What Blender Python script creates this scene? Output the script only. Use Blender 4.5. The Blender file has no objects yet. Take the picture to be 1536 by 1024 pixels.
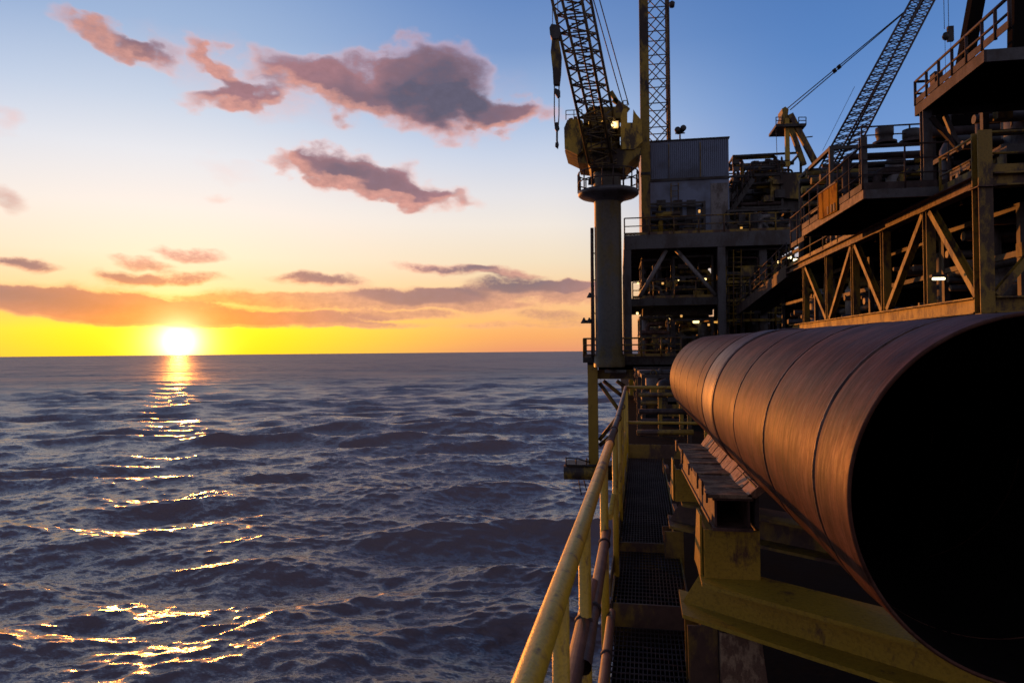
import bpy, math, random
import numpy as np
from mathutils import Vector, Matrix
from math import radians as rad, sin, cos, pi

sc = bpy.context.scene
COL = sc.collection
EYE = 24.0                       # camera height above the sea; all building below is written relative to the eye level
F = 1024.0                       # focal length in photo pixels (1536 wide)
YAW, PITCH, ROLL = 8.88, 0.86, -0.54
RC = (Matrix.Rotation(rad(YAW), 3, 'Z') @ Matrix.Rotation(rad(90 + PITCH), 3, 'X') @ Matrix.Rotation(rad(ROLL), 3, 'Z'))

# ------------------------------------------------------------------ survey helpers
def ray(px, py):
    return RC @ Vector(((px - 768) / F, -(py - 512) / F, -1.0))
def at(px, py, Y):
    d = ray(px, py); return d * (Y / d.y)
def atz(px, py, Z):
    d = ray(px, py); return d * (Z / d.z)
def atx(px, py, X):
    d = ray(px, py); return d * (X / d.x)
def azel(px, py):
    d = ray(px, py).normalized()
    return math.degrees(math.atan2(d.x, d.y)), math.degrees(math.asin(d.z))
WA = rad(1.9)
def wf(x, y, z):                 # walkway frame: runs 1.9 degrees right of the main deck's axis
    return Vector((x * cos(WA) + y * sin(WA), -x * sin(WA) + y * cos(WA), z))

# ------------------------------------------------------------------ materials
def nt_new(name):
    m = bpy.data.materials.new(name); m.use_nodes = True
    nt = m.node_tree
    return m, nt, nt.nodes['Principled BSDF']
def N(nt, t, **kw):
    n = nt.nodes.new(t)
    for k, v in kw.items(): setattr(n, k, v)
    return n
def noise(nt, vec, scale, detail=5, rough=.6):
    n = N(nt, 'ShaderNodeTexNoise'); n.inputs['Scale'].default_value = scale
    n.inputs['Detail'].default_value = detail; n.inputs['Roughness'].default_value = rough
    nt.links.new(vec, n.inputs['Vector']); return n
def ramp(nt, fac, stops, interp='LINEAR'):
    r = N(nt, 'ShaderNodeValToRGB'); cr = r.color_ramp; cr.interpolation = interp
    while len(cr.elements) < len(stops): cr.elements.new(.5)
    for e, (p, c) in zip(cr.elements, stops):
        e.position = p; e.color = (*c, 1) if len(c) == 3 else c
    nt.links.new(fac, r.inputs['Fac']); return r
def mixc(nt, fac, a, b, mode='MIX'):
    m = N(nt, 'ShaderNodeMix', data_type='RGBA', blend_type=mode)
    for i, v in ((0, fac), (6, a), (7, b)):
        if hasattr(v, 'is_linked'): nt.links.new(v, m.inputs[i])
        elif i == 0: m.inputs[0].default_value = v
        else: m.inputs[i].default_value = (*v, 1)
    return m.outputs[2]
def math_(nt, op, *a, clamp=False):
    m = N(nt, 'ShaderNodeMath', operation=op, use_clamp=clamp)
    for i, v in enumerate(a):
        if hasattr(v, 'is_linked'): nt.links.new(v, m.inputs[i])
        else: m.inputs[i].default_value = v
    return m.outputs[0]
def sstep(nt, v, lo, hi):
    m = N(nt, 'ShaderNodeMapRange', interpolation_type='SMOOTHSTEP')
    nt.links.new(v, m.inputs['Value']); m.inputs['From Min'].default_value = lo; m.inputs['From Max'].default_value = hi
    return m.outputs['Result']

def painted(name, col, rust, amount=.45, scale=3., rough=.5, metal=0., bump=.25, spec=.4):
    """paint or metal that has weathered: patches and runs of rust, grime speckle, uneven gloss"""
    col = tuple(c * .66 for c in col); rust = tuple(c * .66 for c in rust)
    m, nt, b = nt_new(name)
    tc = N(nt, 'ShaderNodeNewGeometry').outputs['Position']
    mp = N(nt, 'ShaderNodeMapping'); nt.links.new(tc, mp.inputs['Vector']); mp.inputs['Scale'].default_value = (1, 1, .45)
    n1 = noise(nt, mp.outputs[0], scale, 8, .68); n2 = noise(nt, tc, scale * 9, 4, .6); n3 = noise(nt, tc, scale * .35, 3, .5)
    base = mixc(nt, n3.outputs['Fac'], tuple(c * .72 for c in col), tuple(min(1, c * 1.22) for c in col))
    fac = ramp(nt, n1.outputs['Fac'], [(amount, (1, 1, 1)), (amount + .09, (0, 0, 0))])
    c = mixc(nt, fac.outputs['Color'], base, rust)
    sp = ramp(nt, n2.outputs['Fac'], [(.33, (.5, .5, .5)), (.55, (1, 1, 1))])
    c = mixc(nt, .6, c, sp.outputs['Color'], 'MULTIPLY')
    nt.links.new(c, b.inputs['Base Color'])
    rr = math_(nt, 'MULTIPLY_ADD', n1.outputs['Fac'], -.35, rough + .2); nt.links.new(rr, b.inputs['Roughness'])
    b.inputs['Metallic'].default_value = metal; b.inputs['Specular IOR Level'].default_value = spec
    bp = N(nt, 'ShaderNodeBump'); bp.inputs['Strength'].default_value = bump; bp.inputs['Distance'].default_value = .01
    nt.links.new(n2.outputs['Fac'], bp.inputs['Height']); nt.links.new(bp.outputs[0], b.inputs['Normal'])
    return m
def emit(name, col, s):
    m, nt, b = nt_new(name); b.inputs['Emission Color'].default_value = (*col, 1); b.inputs['Emission Strength'].default_value = s
    b.inputs['Base Color'].default_value = (.8, .8, .7, 1); return m

M = {}
M['yellow'] = painted('yellow_paint', (.50, .31, .025), (.13, .055, .025), .33, 6, .42)
M['rail'] = painted('handrail_paint', (.80, .50, .035), (.22, .11, .04), .355, 14, .36, spec=.5)
M['old_yellow'] = painted('weathered_yellow_paint', (.30, .185, .022), (.09, .045, .03), .45, 2.2, .55)
M['dull_yellow'] = painted('dull_yellow_paint', (.36, .235, .022), (.05, .03, .02), .46, .9, .6)
M['rust'] = painted('rusted_steel', (.17, .085, .06), (.08, .035, .025), .47, 7, .6)
M['rust_dark'] = painted('dark_rusted_steel', (.075, .046, .042), (.04, .022, .018), .47, 2, .65)
M['grey'] = painted('grey_steel', (.10, .098, .105), (.06, .045, .04), .42, 1.2, .5)
M['dark'] = painted('dark_steel', (.060, .055, .054), (.03, .02, .016), .42, 1.5, .6)
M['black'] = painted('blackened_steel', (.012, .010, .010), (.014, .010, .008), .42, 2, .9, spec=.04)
M['pale'] = painted('pale_grey_paint', (.26, .25, .25), (.12, .10, .09), .40, 1.5, .5)
M['plank'] = painted('rusty_packing_plate', (.40, .27, .16), (.16, .085, .05), .46, 11, .7, bump=.5)
M['sign'] = painted('orange_yellow_sheet', (.66, .28, .006), (.30, .11, .01), .38, 2, .8, spec=.08)
M['rope'] = painted('steel_rope', (.05, .045, .045), (.04, .03, .03), .4, 5, .6)
M['lamp'] = emit('warm_lamp_glass', (1, .72, .28), 2.6)
M['lamp_white'] = emit('white_lamp_glass', (1, .84, .46), 4)
M['lamp_dim'] = emit('dim_lamp_glass', (1, .48, .08), .75)

def clad_mat():
    m, nt, b = nt_new('blue_grey_cladding')
    tc = N(nt, 'ShaderNodeNewGeometry').outputs['Position']
    mp = N(nt, 'ShaderNodeMapping'); nt.links.new(tc, mp.inputs['Vector']); mp.inputs['Scale'].default_value = (2.5, 2.5, .25)
    n = noise(nt, mp.outputs[0], 1.2, 6, .65); n2 = noise(nt, tc, .5, 4, .6)
    c = mixc(nt, n.outputs['Fac'], (.10, .135, .205), (.15, .19, .28))
    st = ramp(nt, n2.outputs['Fac'], [(.38, (.5, .45, .42)), (.52, (1, 1, 1))])
    c = mixc(nt, .8, c, st.outputs['Color'], 'MULTIPLY'); nt.links.new(c, b.inputs['Base Color'])
    b.inputs['Roughness'].default_value = .55
    return m
M['clad'] = clad_mat()

# ------------------------------------------------------------------ mesh builder
ORI = {}
class MB:
    def __init__(s): s.v = []; s.f = []; s.sm = []
    def add(s, vs, fs, smooth=False):
        o = len(s.v); s.v += [tuple(v) for v in vs]
        s.f += [tuple(i + o for i in f) for f in fs]; s.sm += [smooth] * len(fs); return s
    def hexa(s, b, t):           # four bottom, four top corners
        return s.add(list(b) + list(t), [(3, 2, 1, 0), (4, 5, 6, 7), (0, 1, 5, 4), (1, 2, 6, 5), (2, 3, 7, 6), (3, 0, 4, 7)])
    def box(s, x0, x1, y0, y1, z0, z1):
        return s.hexa([(x0, y0, z0), (x1, y0, z0), (x1, y1, z0), (x0, y1, z0)], [(x0, y0, z1), (x1, y0, z1), (x1, y1, z1), (x0, y1, z1)])
    def frame(s, p0, p1, up=(0, 0, 1)):
        d = (Vector(p1) - Vector(p0)).normalized(); u = Vector(up)
        if abs(d.dot(u)) > .98: u = Vector((0, 1, 0)) if abs(d.y) < .9 else Vector((1, 0, 0))
        r = d.cross(u).normalized(); return d, r, r.cross(d).normalized()
    def bar(s, p0, p1, w, h, up=(0, 0, 1)):
        d, r, u = s.frame(p0, p1, up); p0 = Vector(p0); p1 = Vector(p1); q = []
        for p in (p0, p1):
            q.append([p - r * w / 2 - u * h / 2, p + r * w / 2 - u * h / 2, p + r * w / 2 + u * h / 2, p - r * w / 2 + u * h / 2])
        return s.hexa(q[0], q[1])
    def ibeam(s, p0, p1, w, h, tf=.02, tw=.014, up=(0, 0, 1)):
        d, r, u = s.frame(p0, p1, up); p0 = Vector(p0); p1 = Vector(p1)
        pr = [(-w/2, -h/2), (w/2, -h/2), (w/2, -h/2+tf), (tw/2, -h/2+tf), (tw/2, h/2-tf), (w/2, h/2-tf), (w/2, h/2), (-w/2, h/2), (-w/2, h/2-tf), (-tw/2, h/2-tf), (-tw/2, -h/2+tf), (-w/2, -h/2+tf)]
        n = len(pr); vs = [p + r * a + u * b for p in (p0, p1) for a, b in pr]
        fs = [(i, (i + 1) % n, n + (i + 1) % n, n + i) for i in range(n)]
        for o in (0, n): fs += [tuple(o + i for i in q) for q in ((0, 1, 2, 11), (2, 3, 10, 11), (3, 4, 9, 10), (4, 5, 8, 9), (5, 6, 7, 8))]
        return s.add(vs, fs)
    def tube(s, pts, r, n=10, cap=True):
        pts = [Vector(p) for p in pts]; rs = r if isinstance(r, (list, tuple)) else [r] * len(pts); vs = []; fs = []; ref = None
        for i, p in enumerate(pts):
            d = (pts[min(i + 1, len(pts) - 1)] - pts[max(i - 1, 0)]).normalized()
            if ref is None: ref = Vector((0, 0, 1)) if abs(d.z) < .9 else Vector((1, 0, 0))
            a = (ref - d * ref.dot(d)).normalized(); b = d.cross(a); ref = a
            vs += [p + (a * cos(2*pi*k/n) + b * sin(2*pi*k/n)) * rs[i] for k in range(n)]
        for i in range(len(pts) - 1):
            for k in range(n): fs.append((i*n + k, i*n + (k+1) % n, (i+1)*n + (k+1) % n, (i+1)*n + k))
        s.add(vs, fs, True)
        if cap:
            o = len(s.v) - len(vs); s.f += [tuple(o + k for k in range(n))[::-1], tuple(o + (len(pts)-1)*n + k for k in range(n))]; s.sm += [False, False]
        return s
    def lathe(s, base, prof, n=28, axis=(0, 0, 1), smooth=True):
        d = Vector(axis).normalized(); a = Vector((1, 0, 0)) if abs(d.x) < .9 else Vector((0, 0, 1)); a = (a - d * a.dot(d)).normalized(); b = d.cross(a); base = Vector(base)
        vs = []; fs = []
        for r, z in prof: vs += [base + d * z + (a * cos(2*pi*k/n) + b * sin(2*pi*k/n)) * r for k in range(n)]
        for i in range(len(prof) - 1):
            for k in range(n): fs.append((i*n + k, i*n + (k+1) % n, (i+1)*n + (k+1) % n, (i+1)*n + k))
        return s.add(vs, fs, smooth)
    def prism(s, poly, off):     # planar polygon pushed along a vector
        n = len(poly); off = Vector(off); vs = [Vector(p) for p in poly] + [Vector(p) + off for p in poly]
        return s.add(vs, [tuple(range(n))[::-1], tuple(range(n, 2*n))] + [(i, (i+1) % n, n + (i+1) % n, n + i) for i in range(n)])
    def build(s, name, mat, parent=None, origin=None, label=None):
        me = bpy.data.meshes.new(name)
        o0 = ORI.get(parent.name) if parent else (Vector(origin) if origin is not None else Vector((0, 0, 0)))
        me.from_pydata([(v[0] - o0.x, v[1] - o0.y, v[2] - o0.z) for v in s.v], [], s.f)
        me.polygons.foreach_set('use_smooth', s.sm); me.materials.append(M[mat] if isinstance(mat, str) else mat); me.update()
        o = bpy.data.objects.new(name, me); COL.objects.link(o)
        if parent: o.parent = parent
        else: o.location = (o0.x, o0.y, o0.z + EYE)
        ORI[o.name] = o0
        if label: o['label'] = label
        return o
def T(name, label, cat, loc, group=None):
    o = bpy.data.objects.new(name, None); COL.objects.link(o); o.empty_display_size = .3
    loc = Vector(loc); o.location = (loc.x, loc.y, loc.z + EYE); ORI[o.name] = loc
    o['label'] = label; o['category'] = cat
    if group: o['group'] = group
    return o
def tag(o, label, cat, group=None):
    o['label'] = label; o['category'] = cat
    if group: o['group'] = group
    return o
def dup(root, off, label=None):
    r = root.copy(); COL.objects.link(r); r.location = root.location + Vector(off)
    if label: r['label'] = label
    for ch in list(root.children):
        c = ch.copy(); COL.objects.link(c); c.parent = r
        for g in ch.children:
            d = g.copy(); COL.objects.link(d); d.parent = c
    return r
def lerp(a, b, t): return Vector(a) * (1 - t) + Vector(b) * t

def railing(label, pts, h=1.1, mids=(.55,), step=1.6, r=.03, mat='dull_yellow', group=None, toe=True):
    t = T('guardrail', label, 'railing', pts[0], group); up = Vector((0, 0, 1)); pts = [Vector(p) for p in pts]
    MB().tube([p + up * h for p in pts], r, 8).build('top_rail', mat, t)
    for m in mids: MB().tube([p + up * m for p in pts], r * .8, 8).build('mid_rail', mat, t)
    if toe:
        b = MB()
        for a, c in zip(pts, pts[1:]): b.bar(a + up * .09, c + up * .09, .012, .15)
        b.build('toe_board', mat, t)
    for k, (a, c) in enumerate(zip(pts, pts[1:])):
        n = max(1, round((c - a).length / step))
        for i in range(0 if k == 0 else 1, n + 1):
            p = lerp(a, c, i / n); MB().tube([p, p + up * h], r, 8).build('post', mat, t)
    return t
def lattice(parent, A, B, mat, cr, lr, bays, zig=True, sides=(0, 1, 2, 3), faces=True):
    """A, B: four corner points at foot and tip"""
    for k in range(4): MB().tube([A[k], B[k]], cr, 8).build('chord', mat, parent)
    for k in sides:
        j = (k + 1) % 4; b = MB()
        for i in range(bays):
            t0, t1 = i / bays, (i + 1) / bays; tm = (t0 + t1) / 2
            b.tube([lerp(A[k], B[k], t0), lerp(A[j], B[j], tm if zig else t1)], lr, 5)
            b.tube([lerp(A[j], B[j], tm if zig else t0), lerp(A[k], B[k], t1)], lr, 5)
            b.tube([lerp(A[k], B[k], t0), lerp(A[j], B[j], t0)], lr, 5)
        b.build('lacing', mat, parent)

# ------------------------------------------------------------------ camera
cd = bpy.data.cameras.new('camera'); cam = bpy.data.objects.new('camera', cd); COL.objects.link(cam)
cam.matrix_world = Matrix.Translation((0, 0, EYE)) @ RC.to_4x4()
cd.lens = 24; cd.sensor_width = 36; cd.clip_start = .05; cd.clip_end = 80000
cd.dof.use_dof = True; cd.dof.focus_distance = 4.5; cd.dof.aperture_fstop = 5.6
sc.camera = cam
sc.view_settings.view_transform = 'Standard'; sc.view_settings.look = 'None'; sc.view_settings.exposure = 0; sc.view_settings.gamma = 1

# ------------------------------------------------------------------ sun and sky
SAZ, SEL = azel(268, 512)
SEL_L = 1.6
ld = bpy.data.lights.new('sun', 'SUN'); ld.energy = 2.6; ld.angle = rad(.6); ld.color = (1, .30, .045)
lo = bpy.data.objects.new('sun', ld); COL.objects.link(lo); lo.location = (-60, 90, EYE + 40)
sd = Vector((sin(rad(SAZ)) * cos(rad(SEL_L)), cos(rad(SAZ)) * cos(rad(SEL_L)), sin(rad(SEL_L))))
lo.rotation_euler = sd.to_track_quat('Z', 'Y').to_euler()

def srgb(r, g, b, k=1.):
    return tuple(k * ((c/255/12.92) if c/255 <= .04045 else ((c/255 + .055)/1.055) ** 2.4) for c in (r, g, b))
def build_world():
    w = bpy.data.worlds.new('World'); sc.world = w; w.use_nodes = True; nt = w.node_tree; nt.nodes.clear(); L = nt.links.new
    gen = N(nt, 'ShaderNodeTexCoord').outputs['Generated']
    nv = N(nt, 'ShaderNodeVectorMath', operation='NORMALIZE'); L(gen, nv.inputs[0])
    sp = N(nt, 'ShaderNodeSeparateXYZ'); L(nv.outputs[0], sp.inputs[0])
    az = math_(nt, 'MULTIPLY', math_(nt, 'ARCTAN2', sp.outputs[0], sp.outputs[1]), 57.29578)
    el = math_(nt, 'MULTIPLY', math_(nt, 'ARCSINE', sp.outputs[2]), 57.29578)
    da = math_(nt, 'ABSOLUTE', math_(nt, 'SUBTRACT', az, SAZ))
    da = math_(nt, 'MINIMUM', da, math_(nt, 'SUBTRACT', 360., da))
    # clear sky: colour by height, blended round the compass from the sun
    H = 60.
    fac = math_(nt, 'DIVIDE', math_(nt, 'MAXIMUM', el, 0.), H, clamp=True)
    def R(stops): return ramp(nt, fac, [(e / H, c) for e, c in stops]).outputs['Color']
    sunr = R([(0, srgb(255, 214, 14, 1.1)), (1.9, srgb(255, 226, 24, 1.15)), (3.3, srgb(255, 205, 92, 1.05)), (5, srgb(254, 220, 162)), (7.5, srgb(252, 232, 204)), (11, srgb(246, 236, 228)), (15, srgb(228, 230, 237)), (18.5, srgb(200, 212, 231)), (23.5, srgb(158, 182, 217)), (29, srgb(126, 157, 204)), (45, srgb(92, 112, 150)), (60, srgb(74, 84, 112))])
    midr = R([(0, srgb(230, 152, 112)), (1.2, srgb(244, 170, 106)), (2.6, srgb(250, 186, 118)), (4.8, srgb(248, 205, 150)), (7.5, srgb(242, 222, 192)), (10.5, srgb(240, 230, 220)), (13, srgb(226, 224, 228)), (16, srgb(200, 210, 230)), (19, srgb(168, 190, 224)), (24, srgb(118, 150, 201)), (29.5, srgb(86, 126, 187)), (45, srgb(74, 92, 132)), (60, srgb(66, 76, 106))])
    rgtr = R([(0, srgb(196, 150, 140)), (3, srgb(214, 170, 146)), (7, srgb(190, 184, 190)), (11, srgb(140, 168, 211)), (16, srgb(108, 148, 207)), (22, srgb(86, 130, 193)), (29.5, srgb(68, 111, 175)), (45, srgb(62, 82, 124)), (60, srgb(60, 70, 102))])
    bckr = R([(0, srgb(130, 118, 138)), (6, srgb(180, 160, 170)), (14, srgb(172, 165, 182)), (30, srgb(132, 134, 156)), (60, srgb(96, 100, 120))])
    c = mixc(nt, sstep(nt, da, 1, 28), sunr, midr); c = mixc(nt, sstep(nt, da, 28, 52), c, rgtr); c = mixc(nt, sstep(nt, da, 58, 120), c, bckr)
    # clouds, placed by bearing and height
    cv = N(nt, 'ShaderNodeCombineXYZ'); L(az, cv.inputs[0]); L(el, cv.inputs[1])
    st = N(nt, 'ShaderNodeVectorMath', operation='MULTIPLY'); L(cv.outputs[0], st.inputs[0]); st.inputs[1].default_value = (1, 1.7, 1)
    amp = math_(nt, 'MULTIPLY_ADD', el, .068, .10); amp = math_(nt, 'MINIMUM', math_(nt, 'MAXIMUM', amp, .1), 1.25)
    n1 = noise(nt, st.outputs[0], .28, 2, .5); n2 = noise(nt, st.outputs[0], .9, 5, .55)
    def cen(n, k):
        s = N(nt, 'ShaderNodeVectorMath', operation='SUBTRACT'); L(n.outputs['Color'], s.inputs[0]); s.inputs[1].default_value = (.5, .5, .5)
        q = N(nt, 'ShaderNodeVectorMath', operation='SCALE'); L(s.outputs[0], q.inputs[0]); q.inputs['Scale'].default_value = k; return q.outputs[0]
    ad = N(nt, 'ShaderNodeVectorMath', operation='ADD'); L(cen(n1, 3.4), ad.inputs[0]); L(cen(n2, .9), ad.inputs[1])
    sc_ = N(nt, 'ShaderNodeVectorMath', operation='SCALE'); L(ad.outputs[0], sc_.inputs[0]); L(amp, sc_.inputs['Scale'])
    wp = N(nt, 'ShaderNodeVectorMath', operation='ADD'); L(cv.outputs[0], wp.inputs[0]); L(sc_.outputs[0], wp.inputs[1])
    flat = N(nt, 'ShaderNodeVectorMath', operation='MULTIPLY'); L(wp.outputs[0], flat.inputs[0]); flat.inputs[1].default_value = (1, 1, 0)
    f1 = N(nt, 'ShaderNodeVectorMath', operation='ADD'); L(flat.outputs[0], f1.inputs[0]); f1.inputs[1].default_value = (0, 0, 1); flat = f1
    def shifted(dx, dy):
        q = N(nt, 'ShaderNodeVectorMath', operation='ADD'); L(flat.outputs[0], q.inputs[0]); q.inputs[1].default_value = (dx, dy, 0); return q.outputs[0]
    def field(ells, vec=None):
        vec = vec or flat.outputs[0]
        acc = None
        for cx, cy, rx, ry, ro, wt in ells:
            a, e = azel(cx, cy); a2, _ = azel(cx + 4, cy); _, e2 = azel(cx, cy - 4)
            sx, sy, ca, sa = rx * (a2 - a) / 4, ry * (e2 - e) / 4, cos(rad(-ro)), sin(rad(-ro)); uv = []
            for p, q in ((ca / sx, sa / sx), (-sa / sy, ca / sy)):
                d = N(nt, 'ShaderNodeVectorMath', operation='DOT_PRODUCT'); L(vec, d.inputs[0]); d.inputs[1].default_value = (p, q, -p * a - q * e); uv.append(d.outputs['Value'])
            v = math_(nt, 'MULTIPLY_ADD', uv[0], uv[0], math_(nt, 'MULTIPLY', uv[1], uv[1]))
            v = math_(nt, 'MAXIMUM', math_(nt, 'SUBTRACT', 1., v), 0.)
            acc = math_(nt, 'MULTIPLY', v, wt) if acc is None else math_(nt, 'MULTIPLY_ADD', v, wt, acc)
        return acc
    HI = [(655,112,98,66,0,1),(565,130,125,54,0,.9),(455,112,88,42,5,.85),(640,165,160,44,4,.8),(745,172,80,32,8,.75),(800,178,70,20,5,.4),
          (115,28,55,22,18,.6),(170,55,65,25,25,.75),(215,85,70,24,15,.6),(250,80,40,22,10,.3),(300,82,45,20,45,.6),(340,115,55,24,35,.75),(345,150,92,22,-8,.85),
          (500,252,72,36,0,1),(445,252,62,20,8,.75),(560,275,95,28,12,1),(625,297,85,19,6,.8),(605,266,28,22,20,.5),(650,286,36,22,25,.5),(695,300,36,13,15,.4),
          (325,290,36,10,5,.35),(345,256,60,20,5,.22),(12,306,45,20,20,.55),(330,112,150,60,18,.26),(430,150,130,50,5,.25),(640,140,210,80,5,.22),(550,270,190,50,8,.2),(2,168,36,32,0,.35)]
    LO = [(35,394,75,12,4,.9),(218,396,60,11,4,.8),(288,383,70,12,4,.75),(185,417,62,16,2,.95),(275,417,85,13,-2,.8),
          (40,452,170,27,3,1),(140,464,170,26,3,1),(260,474,210,22,2,1),(410,481,210,14,0,1),(560,488,120,7,0,.7),(300,452,50,10,0,.4),
          (480,419,92,13,2,.95),(390,446,130,14,0,.7),(625,444,125,20,1,1),(705,441,80,14,2,.7),(665,401,95,12,6,.8),(765,409,70,11,4,.8),
          (785,430,105,15,3,.8),(850,428,70,14,0,.8),(610,472,95,9,1,.75),(740,487,80,8,0,.6),(835,476,75,11,2,.6),(860,489,90,7,0,.5),(690,455,120,12,2,.5),(330,468,330,26,1,.35),(130,440,200,18,4,.5),(600,455,260,26,1,.45),(800,447,150,34,0,.4),(865,438,80,22,0,.6),(480,452,140,16,1,.5),(90,452,190,24,3,.5)]
    DK = [(655,125,95,65,0,.9),(560,150,110,40,0,.6),(720,165,90,35,5,.7),(500,255,60,26,0,.5),(570,275,80,20,10,.5),(150,45,80,30,25,.55),(30,394,80,14,4,.5),
          (40,445,190,24,3,.6),(640,444,130,20,2,.45),(760,420,140,28,4,.8),(12,306,60,25,20,.7),(185,412,50,14,2,.3),(480,415,80,12,2,.4),(835,478,80,16,2,.5),(215,70,40,25,20,.25)]
    nb = noise(nt, st.outputs[0], .95, 7, .66); nl = noise(nt, st.outputs[0], 2.6, 5, .6)
    tex = math_(nt, 'MULTIPLY_ADD', nb.outputs['Fac'], 1.15, .56)
    texl = math_(nt, 'MULTIPLY_ADD', nl.outputs['Fac'], .9, .5)
    fh = math_(nt, 'MULTIPLY', field(HI), tex); fl = math_(nt, 'MULTIPLY', field(LO), texl)
    # the long low bank ends in a level base
    fl = math_(nt, 'MULTIPLY', fl, sstep(nt, el, 1.72, 2.0))
    f = math_(nt, 'MAXIMUM', fh, fl)
    alpha = math_(nt, 'MAXIMUM', sstep(nt, fh, .0, 1.15), math_(nt, 'MULTIPLY', sstep(nt, fl, .04, .78), .95))
    dark = math_(nt, 'MULTIPLY', field(DK), math_(nt, 'MULTIPLY_ADD', nb.outputs['Fac'], .9, .55), clamp=True)
    near = sstep(nt, da, 15, 1)
    low = sstep(nt, el, 8, 2.5)
    edge = mixc(nt, low, srgb(248, 176, 154), srgb(248, 180, 126)); edge = mixc(nt, math_(nt, 'MULTIPLY', near, low), edge, srgb(255, 190, 70))
    core = mixc(nt, low, srgb(158, 116, 126), srgb(186, 132, 122)); core = mixc(nt, math_(nt, 'MULTIPLY', near, low), core, srgb(232, 128, 66))
    deep = mixc(nt, low, srgb(92, 88, 110), srgb(116, 98, 112)); deep = mixc(nt, math_(nt, 'MULTIPLY', near, low), deep, srgb(160, 96, 82))
    cc = mixc(nt, sstep(nt, f, .25, .85), edge, core); cc = mixc(nt, dark, cc, deep)
    under = math_(nt, 'MAXIMUM', field([HI[i] for i in (0, 1, 2, 3, 4, 8, 12, 13, 15, 16)], shifted(-.5, -.8)), field([LO[i] for i in (0, 3, 4, 5, 6, 7, 8, 11, 13, 15, 17, 18)], shifted(-.2, -.26)))
    lit = math_(nt, 'SUBTRACT', 1., sstep(nt, under, .02, .55)); lit = math_(nt, 'MULTIPLY', lit, math_(nt, 'MULTIPLY_ADD', nb.outputs['Fac'], 1.1, .25), clamp=True)
    cc = mixc(nt, math_(nt, 'MULTIPLY', lit, .55), cc, edge)
    shade = math_(nt, 'MULTIPLY_ADD', nb.outputs['Fac'], .5, .76); sv = N(nt, 'ShaderNodeVectorMath', operation='SCALE'); L(cc, sv.inputs[0]); L(shade, sv.inputs['Scale']); cc = sv.outputs[0]
    c = mixc(nt, alpha, c, cc)
    # the sun itself, on the horizon under the bank
    dt = N(nt, 'ShaderNodeVectorMath', operation='DOT_PRODUCT'); L(nv.outputs[0], dt.inputs[0])
    a, e = rad(SAZ), rad(SEL); dt.inputs[1].default_value = (sin(a)*cos(e), cos(a)*cos(e), sin(e))
    th = math_(nt, 'MULTIPLY', math_(nt, 'ARCCOSINE', math_(nt, 'MINIMUM', dt.outputs['Value'], 1.)), 57.29578)
    def glow(width, k): return math_(nt, 'MULTIPLY', math_(nt, 'EXPONENT', math_(nt, 'DIVIDE', th, -width)), k)
    def tint(v, col):
        q = N(nt, 'ShaderNodeVectorMath', operation='SCALE'); q.inputs[0].default_value = col; L(v, q.inputs['Scale']); return q.outputs[0]
    def addv(x, y):
        q = N(nt, 'ShaderNodeVectorMath', operation='ADD'); L(x, q.inputs[0]); L(y, q.inputs[1]); return q.outputs[0]
    clear = math_(nt, 'MULTIPLY_ADD', alpha, -.55, 1.)
    g = addv(tint(math_(nt, 'MULTIPLY', glow(.85, 1.), clear), (8, 6, 3.4)), tint(math_(nt, 'MULTIPLY', glow(2.6, 1.), clear), (.50, .34, .01)))
    c2 = addv(c, g)
    bg = N(nt, 'ShaderNodeBackground'); L(c2, bg.inputs['Color']); bg.inputs['Strength'].default_value = 1.
    sky = N(nt, 'ShaderNodeTexSky', sky_type='NISHITA'); sky.sun_disc = False; sky.sun_elevation = rad(SEL_L); sky.sun_rotation = rad(SAZ); sky.altitude = 20
    bg2 = N(nt, 'ShaderNodeBackground'); L(sky.outputs[0], bg2.inputs['Color']); bg2.inputs['Strength'].default_value = .012
    ash = N(nt, 'ShaderNodeAddShader'); L(bg.outputs[0], ash.inputs[0]); L(bg2.outputs[0], ash.inputs[1])
    out = N(nt, 'ShaderNodeOutputWorld'); L(ash.outputs[0], out.inputs['Surface'])
    w.cycles.sampling_method = 'MANUAL'; w.cycles.sample_map_resolution = 512
build_world()

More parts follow.
